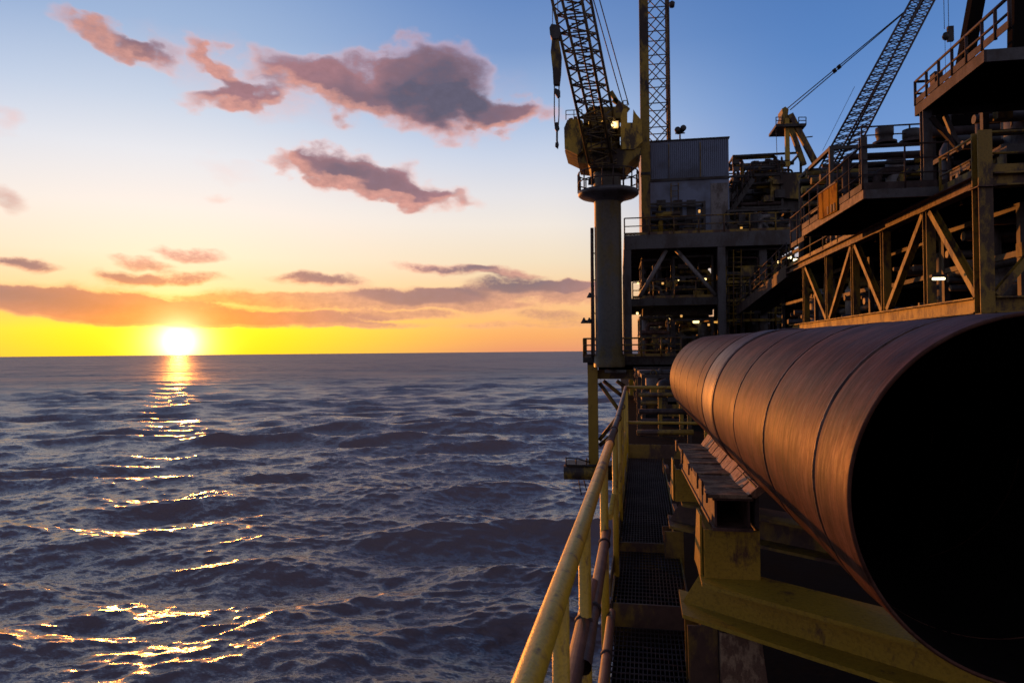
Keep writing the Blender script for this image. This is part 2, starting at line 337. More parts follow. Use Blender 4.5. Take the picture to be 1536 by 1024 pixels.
# ------------------------------------------------------------------ the sea
def build_sea():
    rng = np.random.default_rng(11)
    a1 = np.radians(np.arange(-66., 34.001, .1)); a2 = np.radians(np.arange(36., 292.1, 2.))
    az = np.concatenate([a1, a2]); na = len(az)
    ys = np.concatenate([[.35, .6, .9, 1.3, 1.8, 2.4], np.arange(3., 560., .72), np.arange(570, 2500, 30)])
    r = EYE * F / ys; r = r[::-1]; nr = len(r)
    RR, AA = np.meshgrid(r, az, indexing='ij')
    X = RR * np.sin(AA); Y = RR * np.cos(AA)
    dr = np.gradient(r)[:, None] * np.ones((1, na)); dd = np.minimum(dr, 1e9)
    Z = np.zeros_like(X); DX = np.zeros_like(X); DY = np.zeros_like(X)
    nw = 170
    lam = np.exp(rng.uniform(np.log(1.2), np.log(32), nw)); main = rad(-16)
    th = main + rng.normal(0, .34, nw) * (1 + .8 * (lam < 7)) + pi * (rng.random(nw) < .12)
    amp = .0064 * lam * rng.uniform(.5, 1.3, nw) * np.where(lam < 2.5, .9, np.where(lam < 9, .68, np.where(lam > 12, 1.28, 1.)))
    lam = np.concatenate([lam, [52, 63, 77, 95, 120, 150]]); th = np.concatenate([th, main + rng.normal(0, .2, 6)])
    amp = np.concatenate([amp, [.16, .18, .2, .24, .28, .3]]); nw += 6
    ph = rng.uniform(0, 2*pi, nw)
    for l, t, a, p in zip(lam, th, amp, ph):
        k = 2*pi/l; wgt = np.clip((l / dd - 1.2) / 1.6, 0, 1)
        q = k * (X*np.sin(t) + Y*np.cos(t)) + p; rr = wgt * a
        Z += rr*np.cos(q); s = rr*np.sin(q)*.7; DX -= s*np.sin(t); DY -= s*np.cos(t)
    X = X + DX; Y = Y + DY
    co = np.stack([X, Y, Z], -1).reshape(-1, 3)
    i = np.arange(nr - 1)[:, None] * na; j = np.arange(na)[None, :]; j2 = (j + 1) % na
    fq = np.stack([i + j, i + na + j, i + na + j2, i + j2], -1).reshape(-1, 4)
    c = len(co); co = np.vstack([co, [[0, 0, 0]]])
    tri = np.stack([np.full(na, c), np.arange(na), (np.arange(na) + 1) % na], -1)[:, ::-1]
    me = bpy.data.meshes.new('sea'); me.vertices.add(len(co)); me.vertices.foreach_set('co', co.ravel())
    nl = fq.size + tri.size; me.loops.add(nl); me.loops.foreach_set('vertex_index', np.concatenate([fq[:, ::-1].ravel(), tri.ravel()]).astype(np.int32))
    npoly = len(fq) + len(tri); me.polygons.add(npoly)
    ls = np.concatenate([np.arange(len(fq))*4, fq.size + np.arange(len(tri))*3]).astype(np.int32); me.polygons.foreach_set('loop_start', ls)
    me.polygons.foreach_set('use_smooth', np.ones(npoly, bool)); me.update(calc_edges=True); me.validate()
    o = bpy.data.objects.new('sea', me); COL.objects.link(o); o['kind'] = 'structure'
    m, nt, b = nt_new('sea_water'); L = nt.links.new
    pos = N(nt, 'ShaderNodeNewGeometry'); P = pos.outputs['Position']
    mp = N(nt, 'ShaderNodeMapping'); L(P, mp.inputs['Vector']); mp.inputs['Rotation'].default_value = (0, 0, rad(-14)); mp.inputs['Scale'].default_value = (.5, 1, 1)
    ln = N(nt, 'ShaderNodeVectorMath', operation='LENGTH'); L(P, ln.inputs[0]); dist = ln.outputs['Value']
    far = sstep(nt, dist, 90, 700); acc = None
    for s, k, d, w in ((.0065, .34, 3, far), (.024, .62, 4, far), (.10, .62, 3, far), (.17, .30, 3, None), (.42, .70, 4, None), (1.9, 1.05, 4, None), (7., .7, 2, None)):
        n = noise(nt, mp.outputs[0], s, d, .62)
        q = N(nt, 'ShaderNodeVectorMath', operation='MULTIPLY_ADD'); L(n.outputs['Color'], q.inputs[0]); q.inputs[1].default_value = (k, k, 0); q.inputs[2].default_value = (-k/2, -k/2, 0)
        v = q.outputs[0]
        if w is not None:
            q = N(nt, 'ShaderNodeVectorMath', operation='SCALE'); L(v, q.inputs[0]); L(w, q.inputs['Scale']); v = q.outputs[0]
        if acc is None: acc = v
        else:
            a_ = N(nt, 'ShaderNodeVectorMath', operation='ADD'); L(acc, a_.inputs[0]); L(v, a_.inputs[1]); acc = a_.outputs[0]
    a_ = N(nt, 'ShaderNodeVectorMath', operation='ADD'); L(acc, a_.inputs[0]); L(pos.outputs['Normal'], a_.inputs[1])
    nn = N(nt, 'ShaderNodeVectorMath', operation='NORMALIZE'); L(a_.outputs[0], nn.inputs[0]); L(nn.outputs[0], b.inputs['Normal'])
    b.inputs['Base Color'].default_value = (.17, .126, .132, 1); b.inputs['IOR'].default_value = 1.33
    b.inputs['Specular IOR Level'].default_value = .9; b.inputs['Specular Tint'].default_value = (1, .82, .80, 1)
    L(math_(nt, 'MULTIPLY_ADD', sstep(nt, dist, 80, 900), .27, .23), b.inputs['Roughness'])
    me.materials.append(m)
build_sea()

# ------------------------------------------------------------------ big rusty pipe on the deck edge
def pipe_mat():
    m, nt, b = nt_new('brown_rusted_pipe_steel'); L = nt.links.new
    tc = N(nt, 'ShaderNodeTexCoord').outputs['Object']
    s = N(nt, 'ShaderNodeSeparateXYZ'); L(tc, s.inputs[0])
    ang = math_(nt, 'ARCTAN2', s.outputs[0], s.outputs[2])
    cv = N(nt, 'ShaderNodeCombineXYZ'); L(math_(nt, 'MULTIPLY', ang, .5), cv.inputs[0]); L(s.outputs[1], cv.inputs[1])
    mp = N(nt, 'ShaderNodeMapping'); L(cv.outputs[0], mp.inputs['Vector']); mp.inputs['Scale'].default_value = (2.2, 26, 1)
    mq = N(nt, 'ShaderNodeMapping'); L(cv.outputs[0], mq.inputs['Vector']); mq.inputs['Scale'].default_value = (9, 60, 1)
    n1 = noise(nt, mp.outputs[0], 1., 7, .7); n2 = noise(nt, mq.outputs[0], 1., 5, .7)
    n3 = noise(nt, tc, 1.7, 5, .65); n4 = noise(nt, tc, 38, 4, .7)
    c = mixc(nt, sstep(nt, n1.outputs['Fac'], .28, .74), (.034, .0135, .009), (.125, .049, .029))
    c = mixc(nt, sstep(nt, n3.outputs['Fac'], .40, .60), c, mixc(nt, n2.outputs['Fac'], (.036, .015, .011), (.150, .068, .046)))
    c = mixc(nt, math_(nt, 'MULTIPLY', sstep(nt, n4.outputs['Fac'], .56, .68), .7), c, (.025, .011, .007))
    mr = N(nt, 'ShaderNodeMapping'); L(cv.outputs[0], mr.inputs['Vector']); mr.inputs['Scale'].default_value = (1.6, 6, 1)
    n5 = noise(nt, mr.outputs[0], 1., 7, .72); bl = ramp(nt, n5.outputs['Fac'], [(.36, (.42, .39, .40)), (.50, (.88, .88, .88)), (.66, (1.2, 1.15, 1.12))])
    c = mixc(nt, 1., c, bl.outputs['Color'], 'MULTIPLY')
    ms = N(nt, 'ShaderNodeMapping'); L(cv.outputs[0], ms.inputs['Vector']); ms.inputs['Scale'].default_value = (3.5, 95, 1)
    n6 = noise(nt, ms.outputs[0], 1., 3, .6); c = mixc(nt, math_(nt, 'MULTIPLY', sstep(nt, n6.outputs['Fac'], .60, .72), .22), c, (.21, .115, .085))
    n7 = noise(nt, tc, 7, 6, .7); mo = ramp(nt, n7.outputs['Fac'], [(.36, (.50, .46, .46)), (.5, (.95, .95, .95)), (.64, (1.2, 1.14, 1.1))]); c = mixc(nt, .85, c, mo.outputs['Color'], 'MULTIPLY')
    L(c, b.inputs['Base Color'])
    r = math_(nt, 'MULTIPLY_ADD', n2.outputs['Fac'], -.18, .55); r = math_(nt, 'MULTIPLY_ADD', n3.outputs['Fac'], .12, r)
    L(r, b.inputs['Roughness']); b.inputs['Metallic'].default_value = .10; L(math_(nt, 'MULTIPLY_ADD', math_(nt, 'MULTIPLY', sstep(nt, n2.outputs['Fac'], .40, .70), n5.outputs['Fac']), .18, .08), b.inputs['Specular IOR Level'])
    h = math_(nt, 'MULTIPLY_ADD', n2.outputs['Fac'], .7, n1.outputs['Fac']); h = math_(nt, 'MULTIPLY_ADD', n4.outputs['Fac'], .35, h)
    bp = N(nt, 'ShaderNodeBump'); bp.inputs['Strength'].default_value = .28; bp.inputs['Distance'].default_value = .004
    L(h, bp.inputs['Height']); L(bp.outputs[0], b.inputs['Normal'])
    return m
M['pipe'] = pipe_mat()
PR = .53
def cam2w(v): return RC @ Vector((v[0], v[1], -v[2]))
PC = cam2w((2.805*PR, -.835*PR, 3.547*PR))
PA = ray(926, 515).normalized()
def big_pipe():
    t = T('steel_pipe', 'huge open-ended rusty brown pipe resting on yellow supports beside the walkway', 'pipe', PC)
    q = PA.to_track_quat('Y', 'Z'); t.rotation_mode = 'QUATERNION'; t.rotation_quaternion = q
    seams = [.63, 2.14, 3.65, 5.25, 6.3, 7.1, 8.7, 10.1, 11.3]; END = 12.6
    rnd = random.Random(4); prof = []                 # (radius, distance) in pipe radii along the outside
    prof += [(.978, .012), (.978, 0), (.992, -.004), (1, .008)]
    edges = [0] + seams + [END]; grow = 0.
    for i in range(len(edges) - 1):
        a, b = edges[i], edges[i + 1]; k = 1. + rnd.uniform(-.002, .003)
        m = [(.5, 0)] if b - a < 1 else [(.25, rnd.uniform(-.001, .003)), (.5, rnd.uniform(-.001, .003)), (.75, rnd.uniform(-.001, .003))]
        lead = .022
        prof += [(k - .003, a + lead), (k + .002, a + lead + .03)] + [(k + w, a + (b - a) * f) for f, w in m] + [(k + .004, b - .07), (k + .001, b - .016)]
        if i < len(edges) - 2: prof += [(.974, b - .008), (.974, b + .009)]
    prof += [(1, END), (.978, END), (.978, END - .02)]
    n = 160; vs = []; fs = []
    for r, z in prof:
        for k in range(n):
            a = 2*pi*k/n; w = 1 + .0012*sin(3*a + z*2) + .0008*sin(7*a + z*5)
            vs.append((r*PR*w*sin(a), z*PR, r*PR*w*cos(a)))
    for i in range(len(prof) - 1):
        for k in range(n): fs.append((i*n+k, i*n+(k+1) % n, (i+1)*n+(k+1) % n, (i+1)*n+k))
    def obj(name, vs, fs, mat, parent):
        me = bpy.data.meshes.new(name); me.from_pydata(vs, [], fs); me.polygons.foreach_set('use_smooth', [True]*len(fs)); me.materials.append(M[mat]); me.update()
        o = bpy.data.objects.new(name, me); COL.objects.link(o); o.parent = parent; return o
    obj('pipe_shell', vs, fs, 'pipe', t)
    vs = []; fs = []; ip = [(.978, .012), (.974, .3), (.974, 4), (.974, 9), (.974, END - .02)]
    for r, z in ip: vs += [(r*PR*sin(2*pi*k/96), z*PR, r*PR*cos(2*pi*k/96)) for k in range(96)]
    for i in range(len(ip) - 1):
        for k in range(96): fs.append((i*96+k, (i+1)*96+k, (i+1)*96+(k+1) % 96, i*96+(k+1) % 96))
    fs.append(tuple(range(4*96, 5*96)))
    obj('pipe_bore', vs, fs, 'bore_shade', t)
    sl = MB(); sl.lathe((0, 0, 0), [(.99*PR, 5.22*PR), (1.012*PR, 5.225*PR), (1.02*PR, 5.25*PR), (1.022*PR, 5.6*PR), (1.020*PR, 6.0*PR), (1.018*PR, 6.25*PR), (1.01*PR, 6.28*PR), (.99*PR, 6.285*PR)], 160, (0, 1, 0))
    so = sl.build('pipe_sleeve', 'sleeve'); so.parent = t; so.location = (0, 0, 0)
    for s in seams:                                   # weld bead beside every groove
        vs = []; fs = []; nn = 220; k0 = 1.018 if abs(s - 5.25) < .01 or abs(s - 6.3) < .01 else .999
        for k in range(nn):
            a = 2*pi*k/nn; j = rnd.uniform(-.003, .003); rr = k0 + .004 + rnd.uniform(-.002, .002)
            for dr, dz in ((-.012, .012), (.002, .020), (.002, .036), (-.012, .044)): vs.append(((rr+dr)*PR*sin(a), (s+dz+j)*PR, (rr+dr)*PR*cos(a)))
        for k in range(nn):
            for c in range(3): fs.append((k*4+c, k*4+c+1, ((k+1) % nn)*4+c+1, ((k+1) % nn)*4+c))
        obj('weld_bead', vs, fs, 'weld', t)
M['bore_shade'] = painted('shade_dark_pipe_bore', (.010, .008, .007), (.006, .005, .004), .4, 2, .9, spec=.05)  # near-black colour puts the shade inside the pipe into the surface
M['sleeve'] = painted('smooth_sleeve_steel', (.135, .058, .040), (.08, .035, .025), .46, 9, .40, metal=.15, bump=.3, spec=.35)
M['weld'] = painted('weld_bead_steel', (.17, .085, .055), (.06, .03, .02), .46, 12, .42, metal=.3)
big_pipe()

# ------------------------------------------------------------------ walkway with its handrail
def walkway():
    t = T('walkway', 'narrow dark steel grating walkway stepping up beside the yellow handrail', 'walkway', wf(.03, .3, -1.905))
    x0, x1 = -.217, .285
    for (ya, yb, z) in ((-1.2, 4.80, -1.905), (4.83, 6.06, -1.75), (6.09, 10.9, -1.684)):
        b = MB(); n = 19
        for i in range(n):
            x = x0 + .02 + (x1 - x0 - .04) * i / (n - 1); b.bar(wf(x, ya, z - .016), wf(x, yb, z - .016), .005, .032)
        k = int((yb - ya) / .075)
        for i in range(k + 1):
            y = ya + (yb - ya) * i / k; b.bar(wf(x0, y, z - .004), wf(x1, y, z - .004), .008, .008)
        b.build('grating', 'rust_dark', t)
        MB().hexa(*[[wf(x0 + .005, ya + .004, h), wf(x1 - .005, ya + .004, h), wf(x1 - .005, yb - .004, h), wf(x0 + .005, yb - .004, h)] for h in (z - .17, z - .145)]).build('shade_sheet', 'black', t)  # added black sheet that keeps the grating dark and stops sun patches showing through
        s = MB()
        for x in (x0 - .012, x1 + .012): s.bar(wf(x, ya, z - .07), wf(x, yb, z - .07), .012, .16)
        for i in range(int((yb - ya) / 1.2) + 1):
            y = ya + .05 + i * 1.2
            if y < yb: MB().bar(wf(x0, y, z - .085), wf(x1, y, z - .085), .05, .09).build('cross_bar', 'black', t)
        s.build('support_frame', 'dull_yellow', t)
    for ya, yb, z in ((-1.2, 4.78, -1.9), (4.84, 10.9, -1.70)): MB().bar(wf(x0 - .022, ya, z + .045), wf(x0 - .022, yb, z + .045), .008, .13).build('toe_board', 'old_yellow', t)
    b = MB(); b.bar(wf(x0, 4.815, -1.925), wf(x1, 4.815, -1.925), .016, .355); b.build('step_riser', 'old_yellow', t)
    b = MB(); b.bar(wf(x0, 6.075, -1.81), wf(x1, 6.075, -1.81), .016, .275); b.build('step_riser', 'old_yellow', t)
    b = MB(); b.bar(wf(x0 - .05, 10.92, -1.58), wf(.95, 10.92, -1.58), .016, .215); b.build('toe_board', 'old_yellow', t)
    for y in (7.2, 8.4, 9.7):
        c = wf(x1 + .03, y, 0); MB().box(c.x - .02, c.x + .02, c.y - .15, c.y + .15, -1.68, -1.60).build('kick_plate', 'rust', t)
walkway()
def handrail():
    t = T('handrail', 'long worn yellow tubular handrail along the sea side of the walkway', 'railing', wf(-.217, 1.2, -1.9))
    X = -.217; zr = -.615
    MB().tube([wf(X, -1.2, zr), wf(X, 1.26, zr), wf(X + .001, 2.6, zr - .004), wf(X, 4.6, zr)], .0285, 24).build('top_rail', 'rail', t)
    far = [wf(X, 4.6, zr), wf(X - .006, 6, zr + .004), wf(X - .024, 8.5, zr + .02), wf(X - .045, 10.9, zr + .04)]
    MB().tube(far, .024, 16).build('top_rail', 'rust_rail', t)
    for y in (4.58, 5.35, 6.3, 7.6): MB().lathe(wf(X - (.004 if y > 5 else 0), y - .03, zr + .002), [(.024, 0), (.032, .004), (.032, .05), (.024, .054)], 16, wf(0, 1, 0)).build('collar', 'rust', t)
    for k, y in enumerate((.6, 1.78, 2.53, 3.83, 5.4, 6.9, 8.3, 9.6, 10.88)):
        xx = X - (.012 if y > 6 else 0) - (.02 if y > 8 else 0)
        p = MB().tube([wf(xx, y, -1.95), wf(xx, y, zr - .01)], .023, 14).build('post', 'rail', t)
        MB().box(*(lambda c: (c.x - .05, c.x + .05, c.y - .05, c.y + .05))(wf(xx - .01, y, 0)), -1.99, -1.95).build('base_plate', 'old_yellow', p)
    MB().tube([wf(X - .01, 4.7, -1.13), wf(X - .045, 10.9, -1.13)], .02, 12).build('mid_rail', 'rail', t)
    MB().tube([wf(X - .045, 10.9, zr + .04), wf(.95, 10.9, zr + .03)], .026, 14).build('cross_rail', 'yellow', t)
    MB().tube([wf(X - .045, 10.9, -1.13), wf(.95, 10.9, -1.13)], .024, 14).build('cross_rail', 'yellow', t)
    MB().tube([wf(.95, 10.9, -1.95), wf(.95, 10.9, zr + .03)], .024, 14).build('post', 'yellow', t)
M['rust_rail'] = painted('rusted_handrail', (.24, .135, .05), (.16, .085, .055), .52, 16, .42)
handrail()
def scaffold_tube(label, a, b, r):
    a, b = Vector(a), Vector(b); d = (b - a).normalized()
    t = T('scaffold_tube', label, 'tube', a, 'rusty tubes lashed along the handrail')
    MB().lathe(a, [(r*.82, .05), (r*.82, 0), (r, .002), (r, (b-a).length)], 18, d).build('tube_wall', 'tube', t)
    MB().lathe(a + d * .05, [(0, 0), (r*.82, 0)], 18, d).build('tube_bore_shade', 'black', t)  # black disc painted as the shade inside the open tube end
    for f in (.15, .7): MB().lathe(lerp(a, b, f), [(r, 0), (r + .006, .003), (r + .006, .024), (r, .028)], 16, d).build('lashing', 'rust_dark', t)
M['tube'] = painted('pink_brown_rusted_tube', (.13, .075, .058), (.10, .055, .04), .46, 10, .5)
scaffold_tube('longer rusty scaffold tube lashed inside the yellow handrail posts, thick and pinkish brown', wf(-.222, 2.95, -1.0), wf(-.222, .2, -1.0), .030)
scaffold_tube('upper rusty scaffold tube with an open end, lashed just below the handrail', wf(-.208, 3.88, -1.01), wf(-.196, 2.2, -1.01), .026)
scaffold_tube('lower rusty scaffold tube near the walkway grating, below the two others', wf(-.185, 3.87, -1.46), wf(-.185, .3, -1.46), .024)

# ------------------------------------------------------------------ supports that carry the pipe
def pipe_support(label, dy, leaning):
    t = T('pipe_support', label, 'support', Vector((.6, 4.1 + dy, -2.7)), 'yellow steel supports under the pipe')
    zt, zb = -1.30, -1.53; o = Vector((0, dy, 0))
    o = o + Vector((.07 if dy else 0, 0, 0)); A, Bk = atz(1053, 874, zt) + o, atz(1044.6, 840, zt) + o
    dr = (atz(1299, 942, zt) - atz(1053, 874, zt)); dr.z = 0; dr.normalize(); Ln = 2.6
    j = -dr * .13
    top = [A, A + dr * Ln, Bk + dr * Ln, Bk]; bot = [A + j, A + dr * Ln, Bk + dr * Ln, Bk + j]
    for p in bot: p.z = zb
    b = MB(); b.prism(top, (0, 0, -.022)); b.prism(bot, (0, 0, .022))
    mid = (A + Bk) / 2; pn = Vector((-dr.y, dr.x, 0)); m0 = mid + j * .4
    b.prism([mid + Vector((0, 0, -.022)), mid + dr * Ln + Vector((0, 0, -.022)), Vector((0, 0, zb + .022)) + (mid + dr * Ln) * 1 - Vector((0, 0, (mid + dr*Ln).z)), Vector((mid.x, mid.y, zb + .022)) + j * .9], pn * .016)
    b.build('cross_beam', 'old_yellow' if dy else 'yellow', t)
    # upright on the beam
    x0, x1, y = .470, .775, 4.05 + dy
    c = MB(); c.box(x0, x1, y - .012, y + .004, zt, -1.025); c.box(x0 - .002, x0 + .014, y + .004, y + .25, zt, -1.025); c.box(x1 - .014, x1, y + .004, y + .25, zt, -1.025)
    c.build('upright', 'yellow', t)
    c = MB(); c.prism([(x0 - .02, y + .02, zt), (x0 - .02, y + .02, -.95), (x0 - .02, y + .19, -.95), (x0 - .02, y + .34, zt)], (.012, 0, 0)); c.build('stiffener', 'yellow', t)
    # leg under the beam
    l = MB(); l.ibeam((.46, 4.02 + dy, -2.72), (.44, 4.02 + dy, zb), .16, .19, .016, .012, (0, 1, 0)); l.build('leg', 'old_yellow', t)
    l = MB(); l.ibeam((2.1, 2.6 + dy, -2.72), (2.1, 2.6 + dy, zb), .2, .2, .016, .012, (0, 1, 0)); l.build('leg', 'old_yellow', t)
    if leaning:
        l = MB(); l.hexa([(.53, 3.78, -2.7), (.86, 3.70, -2.7), (.86, 3.74, -2.7), (.53, 3.82, -2.7)], [(.53, 3.90, zb - .02), (.74, 3.86, zb - .02), (.74, 3.90, zb - .02), (.53, 3.94, zb - .02)]); l.build('rusty_plate', 'plank', t)
pipe_support('nearer yellow steel pipe support, its wide I-beam under the pipe mouth', 0, True)
pipe_support('farther yellow steel pipe support, mostly hidden behind the nearer I-beam support', 2.0, False)
def saddle():
    t = T('pipe_saddle', 'rusty steel saddle beam topped with worn packing plates along the pipe side', 'support', (.62, 5.0, -1.02))
    xa, xb, ya, yb, zt = .515, .735, 4.0, 6.2, -.815
    b = MB()
    b.box(xa, xb, ya, yb, zt - .035, zt - .018); b.box(xa, xb, ya, yb, -1.022, -1.004); b.box(xa + .012, xa + .026, ya + .03, yb, -1.004, zt - .035); b.box(xb - .026, xb - .012, ya + .03, yb, -1.004, zt - .035)
    b.build('saddle_beam', 'rust', t)
    rnd = random.Random(3); n = 10; L = (yb - ya) / n
    for i in range(n):
        y0 = ya - .02 + i * L; y1 = y0 + L - rnd.uniform(.004, .016); dz = rnd.uniform(-.005, .006); dx = rnd.uniform(-.014, .008)
        b = MB(); b.hexa([(xa - .02 + dx, y0, zt - .018), (xb - .01, y0, zt - .018), (xb - .01, y1, zt - .018), (xa - .02 + dx, y1, zt - .018)],
                         [(xa - .02 + dx, y0, zt + dz), (xb - .01, y0, zt + dz + .003), (xb - .01, y1, zt + dz - .004), (xa - .02 + dx, y1, zt + dz + .004)])
        b.build('packing_plate', 'plank', t)
        h = .05 + .04 * i / n + rnd.uniform(-.004, .006); s = .06                                    # the slanted block against the pipe
        yy1 = y0 + L - rnd.uniform(.006, .03)
        b = MB(); b.hexa([(xb - .035, y0, zt - .004), (xb + .01, y0, zt - .015), (xb + .01, yy1, zt - .015), (xb - .035, yy1, zt - .004)],
                         [(xb - .035 + s, y0, zt + h), (xb + .018 + s, y0, zt + h - .012), (xb + .018 + s, yy1, zt + h - .012), (xb - .035 + s, yy1, zt + h)])
        b.build('wedge_block', 'block', t)
        if rnd.random() < .75: yl = y0 + rnd.uniform(0, .12); b = MB(); b.box(xa - .034 + dx, xa - .022 + dx, yl, yl + rnd.uniform(.015, .09), zt - rnd.uniform(.03, .09), zt + rnd.uniform(.0, .03)); b.build('edge_lug', 'rust', t)
    b = MB(); b.box(xb + .012, xb + .03, ya, yb, -1.0, zt + .05); b.build('side_plate', 'rust_dark', t)
M['block'] = painted('rusty_wedge', (.62, .32, .17), (.26, .12, .06), .42, 13, .6, bump=.5)
saddle()
# ------------------------------------------------------------------ hull and main deck (carry everything on the right)
def hull():
    b = MB(); b.box(.30, 42, -25, 70, -26.5, -2.78); o = b.build('hull', 'black', None, (20, 0, -26))
    tag(o, 'dark steel hull wall dropping to the sea below the walkway', 'hull')
    b = MB(); b.box(.15, 42, -25, 70, -2.77, -2.70); o = b.build('main_deck', 'black', None, (20, 0, -2.7)); o['kind'] = 'structure'
hull()

# ------------------------------------------------------------------ far end of the platform: decks, columns, crane
FY = 42.0
def zf(y_px, Y=FY, px=1000): return at(px, y_px, Y).z
def xf(px, Y=FY, py=450): return at(px, py, Y).x
def far_module():
    x0, x1 = xf(937), xf(1205); zU, zM, zL = zf(351), zf(446), zf(534)
    t = T('deck_module', 'dark three-level open deck block with grey columns behind the crane pedestal', 'deck block', (x0 + 3, FY, zL))
    D = 15
    def deck(name, xa, xb, z, th, ya=FY, yb=FY + D, mat='dark'):
        b = MB(); b.box(xa, xb, ya, ya + .3, z - th, z); b.box(xa, xa + .3, ya + .302, yb, z - th, z); b.box(xb - .3, xb, ya + .302, yb, z - th, z)
        b.box(xa + .302, xb - .302, ya + .302, yb, z - .08, z - .003)
        for i in range(1, 6):
            yy = ya + (yb - ya) * i / 6; b.box(xa + .302, xb - .302, yy, yy + .15, z - th * .8, z - .082)
        return b.build(name, mat, t)
    deck('upper_deck', x0, x1, zU, .85, mat='grey'); deck('middle_deck', x0 + .05, xf(1090), zM, .45, FY + .4)
    deck('lower_deck', xf(880), x1, zL, .5)
    for px, y in ((942, FY + .25), (1083.5, FY + .25), (1150, FY + 1), (942, FY + 8), (1083, FY + 8), (942, FY + 14), (1083, FY + 14), (1190, FY + 8)):
        MB().ibeam((xf(px, FY), y, zL + .003), (xf(px, FY), y, zU - .86), .44, .44, .05, .04, (0, 1, 0)).build('column', 'grey', t)
    xc = xf(1009)
    for s, px in ((-1, 960), (1, 1076)):
        MB().tube([(xc + s * .3, FY + .5, zU - .9), (xf(px), FY + .5, zM + .1)], .13, 8).build('brace', 'pale', t)
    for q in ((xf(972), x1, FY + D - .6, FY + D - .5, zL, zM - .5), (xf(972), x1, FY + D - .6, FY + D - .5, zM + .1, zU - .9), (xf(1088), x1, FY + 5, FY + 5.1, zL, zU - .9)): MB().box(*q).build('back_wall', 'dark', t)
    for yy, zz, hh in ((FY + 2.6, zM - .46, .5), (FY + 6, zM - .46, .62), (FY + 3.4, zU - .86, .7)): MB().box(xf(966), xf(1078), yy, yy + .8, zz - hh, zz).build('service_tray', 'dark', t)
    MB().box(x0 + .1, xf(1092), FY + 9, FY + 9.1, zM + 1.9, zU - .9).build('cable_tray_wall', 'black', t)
    # hanging structure under the lower deck
    b = MB(); b.ibeam((xf(880), FY + .5, zL - 1.1), (xf(1020), FY + .5, zL - 1.1), .4, .55, .05, .04); b.build('under_girder', 'old_yellow', t)
    b = MB(); b.box(xf(896), xf(1040), FY + .8, FY + 10, zL - 1.0, zL - .55); b.build('under_tray', 'black', t)
    MB().tube([(xf(906), FY - .1, zf(556)), (xf(938), FY - .1, zf(557))], .11, 10).build('drain_pipe', 'pale', t)
    # legs with their K bracing
    xa, xb = xf(889.5, 42, 620), xf(951, 42, 620); zb = zf(702, 42, 890)
    MB().box(xa - .3, xa + .3, FY, FY + .6, zb, zL - .505).build('leg', 'yellow', t)
    MB().tube([(xb, FY + .3, zL - 1.4), (xb, FY + .3, -12)], .28, 16).build('leg', 'yellow', t)
    for p, q in (((899, 574), (946, 640)), ((946, 600), (899, 660)), ((905, 571), (946, 604)), ((925, 571), (948, 588)), ((899, 668), (946, 628))):
        Y = FY + .3 + (.7 if p[0] in (905, 925) else 0)
        MB().tube([at(*p, Y), at(*q, Y)], .12, 8).build('brace', 'old_yellow', t)
    return x0, x1, zU, zM, zL
X0, X1, ZU, ZM, ZL = far_module()
def landing():
    Y = 42.0; a = at(846, 700, Y); b_ = at(930, 700, Y); zt = zf(697, Y, 880); zb = zf(720, Y, 880)
    t = T('landing_float', 'small dark landing platform hanging at the foot of the yellow leg', 'landing', (a.x, Y, zb))
    b = MB(); b.tube([(a.x, Y + .1, (zt + zb) / 2), (b_.x, Y + .1, (zt + zb) / 2)], .46, 16); b.build('float_tube', 'dull_yellow', t)
    MB().box(a.x + .1, b_.x, Y - .25, Y + 1.6, zt - .04, zt + .05).build('grating', 'dark', t)
    for x in (a.x + .15, a.x + .75, a.x + 1.4): MB().tube([(x, Y - .2, zt), (x, Y - .2, zt + .45)], .04, 6).build('post', 'rust_dark', t)
    MB().tube([(a.x + .1, Y - .2, zt + .45), (a.x + .9, Y - .2, zt + .40), (a.x + 1.6, Y - .2, zt + .2)], .04, 6).build('rail', 'rust_dark', t)
    for px, y2 in ((868, 742), (876, 735)): MB().tube([at(px, 720, Y), at(px + 4, y2, Y)], .035, 6).build('chain', 'dark', t)
landing()
railing('railing on the lower deck edge in front of the crane pedestal', [(xf(875), FY + 3, ZL), (xf(875), FY - .4, ZL), (xf(1020), FY - .4, ZL)], 1.1, (.35, .7), 1.25, .05, 'old_yellow')
b_ = MB(); b_.box(xf(874), xf(896), FY - .45, FY + 3.0, ZL - .35, ZL - .004); tag(b_.build('side_platform', 'dark', None, (xf(875), FY, ZL)), 'small platform jutting out to sea at the lower deck corner', 'platform')
railing('yellow railing along the upper deck edge below the grey building', [(xf(938), FY + .06, ZU), (xf(1205), FY + .06, ZU)], 1.05, (.55,), 1.4, .04, 'old_yellow')
railing('railing along the middle deck between the grey columns', [(X0 + .5, FY + .5, ZM), (xf(1078), FY + .5, ZM)], 1.0, (.5,), 1.4, .035, 'old_yellow')

